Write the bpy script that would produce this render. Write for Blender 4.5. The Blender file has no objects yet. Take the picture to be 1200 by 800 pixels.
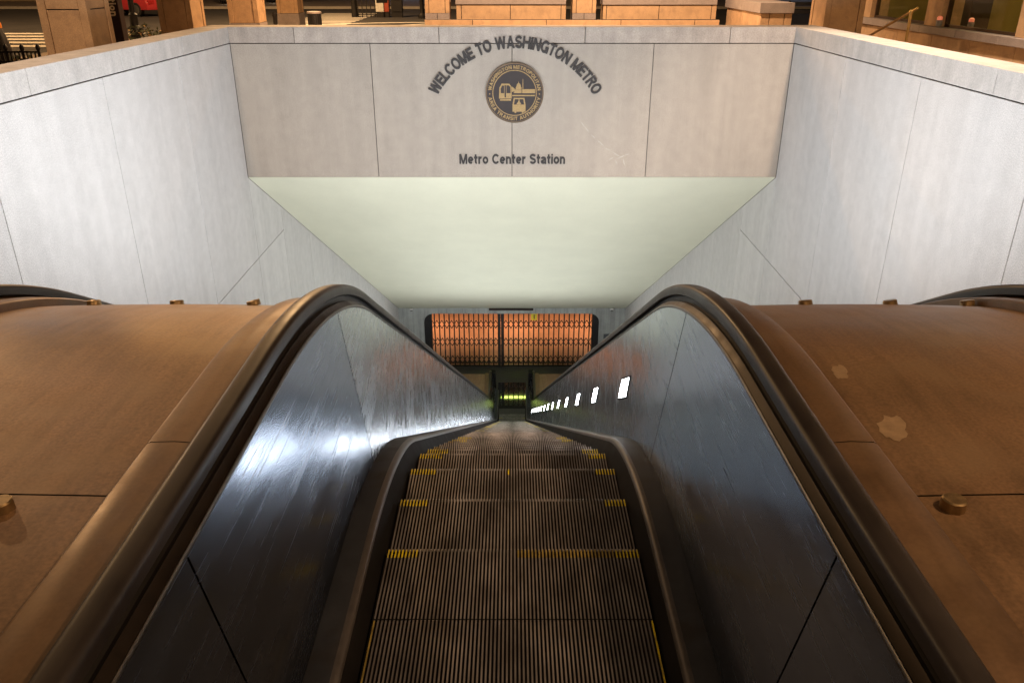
import bpy, math, random
from mathutils import Vector, Matrix
random.seed(7)
R_ = math.radians
PITCH = R_(24.74); FPX = 946.7; CAMZ = 2.206
CP, SP = math.cos(PITCH), math.sin(PITCH)
scene = bpy.context.scene
COL = scene.collection

# ------------------------------------------------------------------ helpers
def ray(px, py):
    t = (400 - py) / FPX
    return ((px - 600) / FPX, CP + SP * t, -SP + CP * t)
def at_y(px, py, Y):
    r = ray(px, py); d = Y / r[1]
    return Vector((r[0] * d, Y, r[2] * d + CAMZ))
def at_d(px, py, d):
    r = ray(px, py)
    return Vector((r[0] * d, r[1] * d, r[2] * d + CAMZ))
def at_z(px, py, Z=0.0):
    r = ray(px, py); d = (Z - CAMZ) / r[2]
    return Vector((r[0] * d, r[1] * d, Z))

class MB:
    def __init__(self): self.v = []; self.f = []; self.m = []
    def add(self, vs, fs, mi=0):
        o = len(self.v); self.v += [tuple(p) for p in vs]
        self.f += [tuple(i + o for i in f) for f in fs]; self.m += [mi] * len(fs)
        return self
    def box(self, x0, x1, y0, y1, z0, z1, mi=0, M=None):
        vs = [Vector((x, y, z)) for z in (z0, z1) for y in (y0, y1) for x in (x0, x1)]
        if M is not None: vs = [M @ p for p in vs]
        return self.add(vs, [(0,2,3,1),(4,5,7,6),(0,1,5,4),(2,6,7,3),(0,4,6,2),(1,3,7,5)], mi)
    def cyl(self, c0, c1, r0, r1=None, n=16, mi=0, caps=True):
        r1 = r0 if r1 is None else r1
        c0 = Vector(c0); c1 = Vector(c1); d = (c1 - c0).normalized()
        a = d.orthogonal().normalized(); b = d.cross(a)
        vs = []
        for c, r in ((c0, r0), (c1, r1)):
            for i in range(n):
                t = 2 * math.pi * i / n
                vs.append(c + (a * math.cos(t) + b * math.sin(t)) * r)
        fs = [(i, (i + 1) % n, n + (i + 1) % n, n + i) for i in range(n)]
        if caps: fs += [tuple(range(n))[::-1], tuple(range(n, 2 * n))]
        return self.add(vs, fs, mi)
    def lathe(self, c, prof, n=24, mi=0):
        c = Vector(c); vs = []
        for r, z in prof:
            for i in range(n):
                t = 2 * math.pi * i / n
                vs.append(c + Vector((r * math.cos(t), r * math.sin(t), z)))
        fs = []
        for k in range(len(prof) - 1):
            for i in range(n):
                j = (i + 1) % n
                fs.append((k*n+i, k*n+j, (k+1)*n+j, (k+1)*n+i))
        fs += [tuple(range(n))[::-1], tuple(range((len(prof)-1)*n, len(prof)*n))]
        return self.add(vs, fs, mi)
    def prism(self, poly, axis, a0, a1, mi=0):
        # poly in the two other axes, extruded along axis from a0 to a1
        n = len(poly); vs = []
        for a in (a0, a1):
            for (p, q) in poly:
                vs.append({'x': (a, p, q), 'y': (p, a, q), 'z': (p, q, a)}[axis])
        fs = [tuple(range(n))[::-1], tuple(range(n, 2*n))]
        fs += [(i, (i+1) % n, n + (i+1) % n, n + i) for i in range(n)]
        return self.add(vs, fs, mi)
    def build(self, name, mats, parent=None, smooth=None, bevel=0):
        me = bpy.data.meshes.new(name)
        me.from_pydata(self.v, [], self.f)
        if not isinstance(mats, (list, tuple)): mats = [mats]
        for m in mats: me.materials.append(m)
        me.polygons.foreach_set('material_index', self.m)
        import bmesh
        bm = bmesh.new(); bm.from_mesh(me)
        bmesh.ops.recalc_face_normals(bm, faces=bm.faces)
        if bevel:
            es = [e for e in bm.edges if len(e.link_faces) == 2 and e.calc_face_angle(0) > .6]
            bmesh.ops.bevel(bm, geom=es, offset=bevel, segments=2, affect='EDGES', profile=.6)
        bm.to_mesh(me); bm.free()
        if smooth is not None:
            me.shade_smooth()
            me.set_sharp_from_angle(angle=R_(smooth))
        o = bpy.data.objects.new(name, me); COL.objects.link(o)
        if parent is not None: o.parent = parent
        return o

def tag(o, label=None, cat=None, group=None, kind=None):
    if label: o['label'] = label
    if cat: o['category'] = cat
    if group: o['group'] = group
    if kind: o['kind'] = kind
    return o
def empty(name, loc=(0,0,0), rz=0, **k):
    o = bpy.data.objects.new(name, None); COL.objects.link(o)
    o.location = loc; o.rotation_euler = (0,0,rz); o.empty_display_size = .2
    return tag(o, **k)
def copy_tree(o, parent=None, skip=()):
    c = o.copy(); COL.objects.link(c)
    if parent is not None: c.parent = parent
    for ch in list(o.children):
        if ch.name.split('.')[0] not in skip: copy_tree(ch, c, skip)
    return c

# ------------------------------------------------------------------ materials
def nodes(m):
    m.use_nodes = True; return m.node_tree.nodes, m.node_tree.links
def mat(name, col, rough=.6, metal=0., var=.15, scale=8., bump=0., bscale=60., stretch=(1,1,1), streak=0., rvar=0.,
        streak_scale=(4,4,.22), speck=0., coord='Object', emit=None, estr=0., aniso=0., spec=None, island=0., rust=None):
    m = bpy.data.materials.new(name); N, L = nodes(m)
    b = N['Principled BSDF']
    b.inputs['Roughness'].default_value = rough; b.inputs['Metallic'].default_value = metal
    if spec is not None: b.inputs['Specular IOR Level'].default_value = spec
    tc = N.new('ShaderNodeTexCoord'); mp = N.new('ShaderNodeMapping'); L.new(tc.outputs['Object' if coord == 'World' else coord], mp.inputs[0])
    mp.inputs['Scale'].default_value = stretch
    nz = N.new('ShaderNodeTexNoise'); nz.inputs['Scale'].default_value = scale; nz.inputs['Detail'].default_value = 6
    nz.inputs['Roughness'].default_value = .62
    L.new(mp.outputs[0], nz.inputs['Vector'])
    if coord == 'World':
        gw = N.new('ShaderNodeNewGeometry')
        for l in list(L):
            if l.from_node == tc: L.new(gw.outputs['Position'], l.to_socket)
    def scaled(fac_out, lo, hi, f0=.3, f1=.7):
        r = N.new('ShaderNodeMapRange'); L.new(fac_out, r.inputs[0])
        r.inputs[1].default_value = f0; r.inputs[2].default_value = f1
        r.inputs[3].default_value = lo; r.inputs[4].default_value = hi
        return r.outputs[0]
    val = scaled(nz.outputs[0], 1 - var, 1 + var)
    def mul(a, c):
        q = N.new('ShaderNodeMath'); q.operation = 'MULTIPLY'; L.new(a, q.inputs[0]); L.new(c, q.inputs[1]); return q.outputs[0]
    if streak:
        ms = N.new('ShaderNodeMapping'); ms.inputs['Scale'].default_value = streak_scale; L.new(tc.outputs[coord], ms.inputs[0])
        ns = N.new('ShaderNodeTexNoise'); ns.inputs['Scale'].default_value = 1.; ns.inputs['Detail'].default_value = 5
        ns.inputs['Roughness'].default_value = .65
        L.new(ms.outputs[0], ns.inputs['Vector'])
        val = mul(val, scaled(ns.outputs[0], 1 - streak, 1 + streak * .35, .32, .6))
    if speck:
        sp = N.new('ShaderNodeTexNoise'); sp.inputs['Scale'].default_value = 90; sp.inputs['Detail'].default_value = 2
        L.new(tc.outputs[coord], sp.inputs['Vector'])
        val = mul(val, scaled(sp.outputs[0], 1 - speck, 1 + speck * .6, .3, .65))
    if island:
        g = N.new('ShaderNodeNewGeometry')
        val = mul(val, scaled(g.outputs['Random Per Island'], 1 - island, 1 + island, 0, 1))
    mx = N.new('ShaderNodeMix'); mx.data_type = 'RGBA'; mx.blend_type = 'MULTIPLY'; mx.inputs[0].default_value = 1
    mx.inputs[6].default_value = (*col, 1); L.new(val, mx.inputs[7])
    colout = mx.outputs[2]
    if rust:
        nr = N.new('ShaderNodeTexNoise'); nr.inputs['Scale'].default_value = rust[1]; nr.inputs['Detail'].default_value = 8
        L.new(mp.outputs[0], nr.inputs['Vector'])
        m2 = N.new('ShaderNodeMix'); m2.data_type = 'RGBA'; m2.inputs[7].default_value = (*rust[0], 1)
        L.new(scaled(nr.outputs[0], 0, rust[2], .5, .68), m2.inputs[0]); L.new(colout, m2.inputs[6]); colout = m2.outputs[2]
    L.new(colout, b.inputs['Base Color'])
    if rvar:
        L.new(scaled(nz.outputs[0], rough - rvar, rough + rvar), b.inputs['Roughness'])
    if bump:
        nb = N.new('ShaderNodeTexNoise'); nb.inputs['Scale'].default_value = bscale; nb.inputs['Detail'].default_value = 4
        L.new(mp.outputs[0], nb.inputs['Vector'])
        bp = N.new('ShaderNodeBump'); bp.inputs['Strength'].default_value = bump; bp.inputs['Distance'].default_value = .01
        L.new(nb.outputs[0], bp.inputs['Height']); L.new(bp.outputs[0], b.inputs['Normal'])
    if emit:
        b.inputs['Emission Color'].default_value = (*emit, 1); b.inputs['Emission Strength'].default_value = estr
    if aniso: b.inputs['Anisotropic'].default_value = aniso
    return m

M = {}
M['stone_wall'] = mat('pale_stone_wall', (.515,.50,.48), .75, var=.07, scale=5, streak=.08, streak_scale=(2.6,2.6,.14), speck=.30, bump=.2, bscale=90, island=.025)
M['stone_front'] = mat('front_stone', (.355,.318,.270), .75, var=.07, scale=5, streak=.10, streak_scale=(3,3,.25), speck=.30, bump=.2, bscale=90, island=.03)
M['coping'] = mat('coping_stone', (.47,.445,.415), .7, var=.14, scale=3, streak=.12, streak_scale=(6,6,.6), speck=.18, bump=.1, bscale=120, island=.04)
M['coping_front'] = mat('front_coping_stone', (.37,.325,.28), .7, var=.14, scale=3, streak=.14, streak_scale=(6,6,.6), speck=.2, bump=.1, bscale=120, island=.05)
M['joint'] = mat('dark_joint', (.035,.03,.027), .95, var=.2)
M['soffit'] = mat('soffit_paint', (.66,.655,.50), .8, var=.025, scale=.9, streak=.03, streak_scale=(1.2,.5,.5), speck=.05, bump=.04, bscale=40)
M['tunnel_end'] = mat('end_wall_stone', (.36,.38,.36), .8, var=.12, scale=2, streak=.3, streak_scale=(6,6,.3), speck=.1)
M['bronze'] = mat('bronze_cover', (.245,.148,.078), .46, .35, var=.2, scale=1.7, rvar=.10, bump=.03, bscale=7, rust=((.27,.18,.10),3.5,.6), streak=.22, streak_scale=(16,1.3,1.3), speck=.20)
M['bronze_strip'] = mat('bronze_strip', (.180,.108,.058), .44, .4, var=.2, scale=4, rvar=.1, bump=.04, bscale=9, rust=((.24,.16,.085),5,.35), streak=.2, streak_scale=(14,1.5,1.5), speck=.1)
M['bronze_dark'] = mat('dark_bronze_trim', (.022,.015,.010), .45, .7, var=.25, scale=9, rvar=.08)
M['bronze_edge'] = mat('highlight_bronze_edge', (.105,.095,.090), .5, .4, var=.2, scale=14, rvar=.08)  # lighter bronze paints a highlight along the rounded deck ridge
M['stud'] = mat('brass_stud', (.34,.24,.12), .4, .8, var=.25, scale=40, rvar=.1)
M['rubber'] = mat('black_rubber', (.026,.021,.019), .42, 0, var=.3, scale=5, rvar=.06, bump=.02, bscale=40, spec=.4)
M['cleat'] = mat('step_aluminium', (.31,.29,.28), .46, .6, var=.42, scale=2.6, stretch=(2.2,1,1), rvar=.10, coord='World', rust=((.15,.13,.115),5,.6))
M['groove'] = mat('dark_step_groove', (.014,.012,.011), .8, .2, var=.3)  # metal coloured darker than the cleat tops, also on riser and underside
M['worn'] = mat('worn_nose_highlight', (.42,.38,.34), .35, .85, var=.35, scale=30)  # paler worn metal, also painting the highlight along the nose edge
M['yellow'] = mat('yellow_step_paint', (.74,.58,.01), .6, 0, var=.4, scale=14, coord='World', rust=((.16,.13,.08),16,.9))
M['yellow_worn'] = mat('worn_yellow_paint', (.30,.22,.05), .55, .2, var=.5, scale=22)
M['dark_steel'] = mat('dark_skirt_steel', (.014,.013,.013), .75, 0., spec=.08, var=.3, scale=6, rvar=.1)
M['deck_steel'] = mat('inner_deck_steel', (.045,.049,.058), .6, .25, spec=.2, var=.25, scale=7, rvar=.1, rust=((.04,.035,.03),6,.6))
M['glint'] = mat('polished_bead', (.15,.145,.14), .42, 1., var=.3, scale=18, rvar=.05)
M['black_iron'] = mat('black_iron', (.018,.016,.015), .5, .3, var=.3)
M['plate'] = mat('landing_plate_steel', (.12,.12,.125), .055, .9, var=.2, scale=8)
M['tile_orange'] = None

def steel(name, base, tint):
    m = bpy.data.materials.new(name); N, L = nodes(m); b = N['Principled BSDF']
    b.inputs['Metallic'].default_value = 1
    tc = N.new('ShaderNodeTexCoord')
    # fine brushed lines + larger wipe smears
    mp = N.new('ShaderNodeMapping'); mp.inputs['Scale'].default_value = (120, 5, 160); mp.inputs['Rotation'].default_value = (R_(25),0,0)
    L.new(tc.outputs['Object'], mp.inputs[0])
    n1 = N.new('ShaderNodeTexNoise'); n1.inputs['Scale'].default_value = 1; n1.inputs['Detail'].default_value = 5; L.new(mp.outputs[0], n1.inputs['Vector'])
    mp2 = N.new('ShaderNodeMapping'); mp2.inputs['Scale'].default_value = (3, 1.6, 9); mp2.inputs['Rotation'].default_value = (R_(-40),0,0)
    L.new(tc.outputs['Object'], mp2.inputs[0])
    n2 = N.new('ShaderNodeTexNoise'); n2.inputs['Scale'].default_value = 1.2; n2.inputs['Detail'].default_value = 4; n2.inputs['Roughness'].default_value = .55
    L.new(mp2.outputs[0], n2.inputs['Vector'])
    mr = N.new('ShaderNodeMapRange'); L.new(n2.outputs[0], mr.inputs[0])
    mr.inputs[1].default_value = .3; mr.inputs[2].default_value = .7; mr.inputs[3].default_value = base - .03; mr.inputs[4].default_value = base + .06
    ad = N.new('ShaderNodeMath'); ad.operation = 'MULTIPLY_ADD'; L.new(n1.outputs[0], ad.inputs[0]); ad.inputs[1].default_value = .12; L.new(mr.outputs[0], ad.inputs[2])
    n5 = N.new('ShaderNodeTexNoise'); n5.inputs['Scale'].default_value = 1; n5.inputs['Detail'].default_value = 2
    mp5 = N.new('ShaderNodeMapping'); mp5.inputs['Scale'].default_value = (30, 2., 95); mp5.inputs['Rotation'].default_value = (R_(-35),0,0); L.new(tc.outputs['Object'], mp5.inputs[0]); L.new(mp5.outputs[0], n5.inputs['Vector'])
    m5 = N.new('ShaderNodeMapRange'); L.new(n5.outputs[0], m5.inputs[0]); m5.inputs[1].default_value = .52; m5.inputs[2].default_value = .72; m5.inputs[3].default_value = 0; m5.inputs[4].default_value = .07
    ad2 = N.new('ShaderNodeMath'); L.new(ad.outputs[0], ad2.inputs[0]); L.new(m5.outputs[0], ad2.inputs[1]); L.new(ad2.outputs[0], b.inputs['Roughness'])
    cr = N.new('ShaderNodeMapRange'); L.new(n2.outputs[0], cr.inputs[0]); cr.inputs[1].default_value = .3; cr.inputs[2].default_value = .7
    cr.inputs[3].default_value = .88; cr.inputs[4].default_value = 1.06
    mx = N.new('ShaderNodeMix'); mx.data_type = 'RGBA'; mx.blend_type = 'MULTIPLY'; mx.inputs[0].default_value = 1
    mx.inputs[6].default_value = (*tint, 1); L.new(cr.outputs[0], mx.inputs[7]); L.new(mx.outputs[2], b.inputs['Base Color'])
    bp = N.new('ShaderNodeBump'); bp.inputs['Strength'].default_value = .22; bp.inputs['Distance'].default_value = .02
    mp3 = N.new('ShaderNodeMapping'); mp3.inputs['Scale'].default_value = (1, 1.5, 1.2); L.new(tc.outputs['Object'], mp3.inputs[0])
    n3 = N.new('ShaderNodeTexNoise'); n3.inputs['Scale'].default_value = 2; n3.inputs['Detail'].default_value = 1; L.new(mp3.outputs[0], n3.inputs['Vector'])
    bp2 = N.new('ShaderNodeBump'); bp2.inputs['Strength'].default_value = .07; bp2.inputs['Distance'].default_value = .001
    mp4 = N.new('ShaderNodeMapping'); mp4.inputs['Scale'].default_value = (60, 2.6, 150); mp4.inputs['Rotation'].default_value = (R_(-32),0,0); L.new(tc.outputs['Object'], mp4.inputs[0])
    n4 = N.new('ShaderNodeTexNoise'); n4.inputs['Scale'].default_value = 1; n4.inputs['Detail'].default_value = 3; L.new(mp4.outputs[0], n4.inputs['Vector'])
    L.new(n4.outputs[0], bp2.inputs['Height']); L.new(n3.outputs[0], bp.inputs['Height']); L.new(bp.outputs[0], bp2.inputs['Normal']); L.new(bp2.outputs[0], b.inputs['Normal'])
    return m
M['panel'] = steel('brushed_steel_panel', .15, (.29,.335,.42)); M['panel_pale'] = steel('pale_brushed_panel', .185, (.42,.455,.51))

def emis(name, col, s):
    m = bpy.data.materials.new(name); N, L = nodes(m)
    b = N['Principled BSDF']; b.inputs['Base Color'].default_value = (.8,.8,.8,1)
    b.inputs['Emission Color'].default_value = (*col,1); b.inputs['Emission Strength'].default_value = s
    return m
M['lens'] = emis('lamp_lens', (.90,.95,1.), 32)
M['tube'] = emis('green_tube', (.74,1.,.16), 22)

# ------------------------------------------------------------------ escalator profile
Y0, RU, SL, RL, ZF = 2.65, 2.88, R_(30), 3.0, -14.24
zU = -RU * (1 - math.cos(SL)); yU = Y0 + RU * math.sin(SL)
zL = ZF + RL * (1 - math.cos(SL))
LEN = (zU - zL) / math.sin(SL)
yL = yU + LEN * math.cos(SL)
S1 = Y0; S2 = S1 + RU * SL; S3 = S2 + LEN; S4 = S3 + RL * SL
YEND = yL + RL * math.sin(SL)
def base(s):
    if s <= S1: return s, 0., 0.
    if s <= S2:
        a = (s - S1) / RU; return Y0 + RU * math.sin(a), -RU * (1 - math.cos(a)), a
    if s <= S3:
        u = s - S2; return yU + u * math.cos(SL), zU - u * math.sin(SL), SL
    if s <= S4:
        a = SL - (s - S3) / RL; return YEND - RL * math.sin(a), ZF + RL * (1 - math.cos(a)), a
    return YEND + s - S4, ZF, 0.
def pt(s, h):
    y, z, a = base(s); return y + h * math.sin(a), z + h * math.cos(a)
def srange(s0, s1, step=.09, far=.6):
    out = [s0]; s = s0
    while s < s1 - 1e-6:
        cur = (S1 - .1 < s < S2 + .1) or (S3 - .2 < s < S4 + .1)
        s = min(s1, s + (step if cur else far))
        for b in (S1, S2, S3, S4):
            if out[-1] < b - 1e-6 < s - 1e-6: s = b
        out.append(s)
    return out
def sweep(mb, section, s0, s1, side=1, closed=False, mi=0, caps=False, step=.09, dx=0.):
    ss = srange(s0, s1, step); n = len(section); vs = []
    for s in ss:
        for (x, h) in section:
            y, z = pt(s, h); vs.append((side * x + dx, y, z))
    fs = []; k = n if closed else n - 1
    for i in range(len(ss) - 1):
        for j in range(k):
            j2 = (j + 1) % n
            fs.append((i*n+j, i*n+j2, (i+1)*n+j2, (i+1)*n+j))
    if closed and caps:
        fs += [tuple(range(n)), tuple(range((len(ss)-1)*n, len(ss)*n))]
    return mb.add(vs, fs, mi)
STOP = S4 + 1.7      # balustrade end on the lower landing
SBOT = -1.1          # start behind the camera

# ------------------------------------------------------------------ escalator
HW = .525
def step_mesh(kind):
    mb = MB(); n = 72; p = 2 * HW / n; w = p * .42; D = .011; T = .404
    def row(y, zoff=0):
        r = []
        for i in range(n):
            x = -HW + i * p
            r += [(x, y, zoff - D), (x + p - w, y, zoff - D), (x + p - w, y, zoff), (x + p, y, zoff)]
        r.append((HW, y, zoff - D)); return r
    ys = [-T, -.058, -.008, 0.]
    rows = [row(ys[0]), row(ys[1]), row(ys[2]), row(0., -.004)]
    k = len(rows[0]); vs = sum(rows, [])
    for r in range(3):
        fs = {}
        for i in range(n):
            c = i * 4; x = -HW + (i + .5) * p
            top = 1
            if r == 2: top = 2
            if r == 1:
                if kind in 'abc' and (x < -HW + .135 or x > HW - .095): top = 3
                if kind == 'b' and -.03 < x < -.012: top = 3
                if kind == 'c' and .02 < x < HW - .095: top = 4
                if kind == 'd' and (x < -HW + .05): top = 4
            if kind == 'top' and (i in (0, n-1)) and r < 2: top = 3 if i else 4
            for q, mi in ((0, 0), (1, 0), (2, top), (3, 0)):
                if q == 3 and i == n - 1: a, b_ = c + 3, c + 4
                else: a, b_ = c + q, c + q + 1
                fs.setdefault(mi, []).append((r*k+a, r*k+b_, (r+1)*k+b_, (r+1)*k+a))
        for mi, f in fs.items():
            o = len(mb.v) if False else 0
            mb.f += f; mb.m += [mi] * len(f)
    mb.v = vs
    # riser (curved) and tread underside
    prof = [(0., -.015), (.004, -.05), (-.004, -.12), (-.035, -.19), (-.06, -.235), (-.10, -.235), (-.10, -.03), (-T, -.03), (-T, -.012)]
    o = len(mb.v)
    for (y, z) in prof: mb.v += [(-HW, y, z), (HW, y, z)]
    for i in range(len(prof) - 1):
        mb.f.append((o+2*i, o+2*i+1, o+2*i+3, o+2*i+2)); mb.m.append(0)
    return mb

def make_escalator():
    root = empty('escalator', (0,0,0))
    rail_sec = []
    cx, hb = .917, .900
    for i in range(17):
        t = math.pi * (1 - i / 16)
        c_, s_ = math.cos(t), math.sin(t)
        rail_sec.append((cx + .0415 * math.copysign(abs(c_) ** .62, c_), hb + .006 + .036 * s_ ** .62))
    rail_sec += [(cx + .0415, hb - .012), (cx + .034, hb - .018), (cx + .024, hb - .016), (cx + .02, hb - .002), (cx - .02, hb - .002), (cx - .024, hb - .016), (cx - .034, hb - .018), (cx - .0415, hb - .012)]
    seams = [SBOT, 1.68, 3.42, 5.7]
    while seams[-1] < STOP - 2.4: seams.append(seams[-1] + 2.35)
    seams.append(STOP)
    strips = [SBOT, 2.15, 4.6]
    while strips[-1] < STOP - 3: strips.append(strips[-1] + 2.9)
    strips.append(STOP)
    for side in (-1, 1):
        mb = MB(); sweep(mb, rail_sec, SBOT - .1, STOP, side, closed=True, caps=True, step=.06)
        # newel: the rail turns down round the end
        yE, zE = pt(STOP, 0); rr = .42
        ss = []; n = len(rail_sec)
        for i in range(0, 13):
            a = math.pi * i / 12
            for (x, h) in rail_sec:
                q = rr + (h - hb)
                ss.append((side * x, yE + q * math.sin(a), zE + hb - rr + q * math.cos(a)))
        fs = [(i*n+j, i*n+(j+1) % n, (i+1)*n+(j+1) % n, (i+1)*n+j) for i in range(12) for j in range(n)]
        mb.add(ss, fs)
        mb.build('handrail', M['rubber'], root, smooth=50)
        mb = MB()
        sweep(mb, [(.853,.830),(.858,.8335),(.874,.848),(.877,.852)], SBOT, STOP, side, step=.06)
        sweep(mb, [(.877,.852),(.890,.848),(.899,.852),(.899,.897)], SBOT, STOP, side, step=.06, mi=1)
        mb.build('handrail_guide', [M['bronze_dark'], M['black_iron']], root, smooth=40)
        mb = MB()
        sweep(mb, [(.846,.818),(.8445,.826),(.850,.832),(.857,.829)], SBOT, STOP, side, step=.06)
        mb.build('panel_bead', M['glint'], root, smooth=60)
        for a, b in zip(seams[:-1], seams[1:]):
            mb = MB(); g = .0045
            sec = [(.700,.10),(.692,.069),(.738,.29),(.790,.535),(.850,.823)]
            sec = [(.692,.069),(.738,.29),(.790,.535),(.849,.822),(.862,.822),(.705,.069)]
            sweep(mb, sec, a + g, b - g, side, closed=True, caps=True, step=.07)
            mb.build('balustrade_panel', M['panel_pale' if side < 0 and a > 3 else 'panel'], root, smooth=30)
        # recess behind the seams
        mb = MB(); sweep(mb, [(.712,.05),(.868,.81)], SBOT, STOP, side); mb.build('panel_backing', M['black_iron'], root, smooth=40)
        mb = MB(); sweep(mb, [(.704,.062),(.692,.068),(.650,.070),(.603,.071)], SBOT, STOP, side, step=.07); mb.build('inner_deck', M['deck_steel'], root, smooth=30)
        mb = MB(); sweep(mb, [(.603,.071),(.592,.073),(.580,.071),(.574,.062),(.572,.05)], SBOT, STOP, side, step=.07); mb.build('deck_edge', M['bronze_edge'], root, smooth=60)
        mb = MB(); sweep(mb, [(.572,.05),(.534,-.02),(.5305,-.08),(.5305,-.34)], SBOT, S4 + .4, side, step=.07); mb.build('skirt', M['dark_steel'], root, smooth=30)
        for i, (a, b) in enumerate(zip(strips[:-1], strips[1:])):
            mb = MB(); g = .0025
            sweep(mb, [(.925,.880),(.950,.868),(.962,.866),(1.05,.874),(1.125,.871),(1.136,.865),(1.137,.858),(1.137,.80)], a + g, b - g, side, step=.06)
            mb.build('outer_deck', M['bronze_strip'], root, smooth=50)
        mb = MB(); sweep(mb, [(.930,.870),(1.132,.852)], SBOT, STOP, side); mb.build('deck_backing', M['black_iron'], root, smooth=40)
        # newel end cap and outer cheek at the lower landing
        mb = MB(); mb.box(side*.70 if side > 0 else -.92, .92 if side > 0 else -.70, yE, yE + .36, ZF + .004, ZF + .86)
        mb.build('newel', M['dark_steel'], root, bevel=.02)
    # steps
    kinds = {k: None for k in ('top','a','b','c','d','n')}
    mats = [M['groove'], M['cleat'], M['worn'], M['yellow'], M['yellow_worn']]
    def get(k):
        if kinds[k] is None:
            o = step_mesh(k).build('escalator_step', mats, root); kinds[k] = o; return o
        o = kinds[k].copy(); COL.objects.link(o); o.parent = root; return o
    s = 2.31 - 3 * .406; i = -3
    seq = {0:'top', 1:'c', 2:'a', 3:'b', 4:'a', 5:'a', 6:'d', 7:'n', 8:'n'}
    while s < S4 + .1:
        k = seq.get(i, 'top' if i < 0 else random.choice('nndnadn'))
        o = get(k)
        y, z, a = base(s); o.location = (0, y, z)
        s += .406; i += 1
    # lower comb and landing plates
    mb = MB(); mb.box(-.572, .572, YEND + .20, YEND + .42, ZF - .05, ZF + .004)
    mb.build('comb_plate', M['dark_steel'], root)
    mb = MB()
    mb.box(-.60, .60, YEND + .422, YEND + 1.36, ZF - .05, ZF + .006); mb.box(-.60, .60, YEND + 1.366, YEND + 2.5, ZF - .05, ZF + .006)
    mb.build('landing_plate', M['plate'], root)
    mb = MB(); mb.box(-.572, .572, SBOT, .95, -.06, .012); mb.build('top_landing_plate', M['plate'], root)
    # recessed lamps along the right hand panel
    for k in range(14):
        s = S2 + .62 + k * 1.92
        hs = []
        lens = MB(); fr = MB()
        def q(ds, h, off):
            x = .692 + (.850 - .692) * (h - .069) / (.823 - .069) - off
            y, z = pt(s + ds, h); return (x, y, z)
        a, b, h0, h1 = -.185, .185, .325, .45
        def slab(mbx, a, b, h0, h1, o0, o1):
            vs = [q(d, h, o) for o in (o0, o1) for d, h in ((a,h0),(b,h0),(b,h1),(a,h1))]
            mbx.add(vs, [(0,1,2,3),(4,7,6,5),(0,4,5,1),(1,5,6,2),(2,6,7,3),(3,7,4,0)])
        slab(lens, a, b, h0, h1, -.002, .004)
        for (aa, bb, hh0, hh1) in ((a-.012,b+.012,h0-.012,h0-.0005),(a-.012,b+.012,h1+.0005,h1+.012),(a-.012,a-.0005,h0,h1),(b+.0005,b+.012,h0,h1)):
            slab(fr, aa, bb, hh0, hh1, -.002, .007)
        f = fr.build('lamp_frame', M['dark_steel'], root); lens.build('lamp_lens', M['lens'], f)
    return root

esc = make_escalator()
tag(esc, 'middle escalator running down between steel balustrades, seen straight from its top', 'escalator', 'escalators side by side in the stairwell')
XS = 3.6
for sx, lab in ((-1, 'left neighbouring escalator, only its dark curved handrail tops the bronze cover'), (1, 'right neighbouring escalator, only its dark handrail arcs over the bronze cover')):
    c = copy_tree(esc, skip=('escalator_step',))
    c.location = (sx * XS, 0, 0); c['label'] = lab
    mb = MB(); sweep(mb, [(-HW, 0), (HW, 0)], SBOT, S4 + .3, 1)
    mb.build('step_band', M['cleat'], c, smooth=30)

# ------------------------------------------------------------------ bronze covers between the escalators
def cover(x0, x1, name, label, studs, crest):
    root = empty(name, ((x0+x1)/2, 0, 0), label=label, cat='metal cover', group='bronze covers between the escalators')
    cxm = (x0 + x1) / 2
    cuts = [SBOT, 1.93, 4.9]
    while cuts[-1] < STOP - 3: cuts.append(cuts[-1] + 3.0)
    cuts.append(STOP)
    for a, b in zip(cuts[:-1], cuts[1:]):
        mb = MB(); g = .0035; n = 8; sec = [(x0, .76)]
        for i in range(n + 1):
            u = i / n; sec.append((x0 + (x1 - x0) * u, .826 + .010 * math.sin(math.pi * u)))
        sec += [(x1, .76)]
        sweep(mb, sec, a + g, b - g, 1, step=.06, dx=-cxm)
        mb.build('cover_panel', M['bronze'], root, smooth=40)
    mb = MB(); sweep(mb, [(x0 + .01, .80), (x1 - .01, .80)], SBOT, STOP, 1, dx=-cxm)
    mb.build('cover_backing', M['black_iron'], root, smooth=40)
    for (x, s, r, h) in studs:
        y, z = pt(s, .832); _, _, a = base(s)
        mb = MB(); mb.lathe((0,0,0), [(r*1.02, -.004), (r*1.02, h*.25), (r, h*.35), (r, h*.86), (r*.86, h)], 12)
        o = mb.build('stud', M['stud'], root, smooth=30)
        o.location = (x - cxm, y, z); o.rotation_euler = (-a, 0, random.random())
    return root
sc = Y0 + RU * R_(21.0)
M['patch'] = mat('pale_worn_patch', (.40,.28,.165), .5, .3, var=.15, scale=30)
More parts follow.
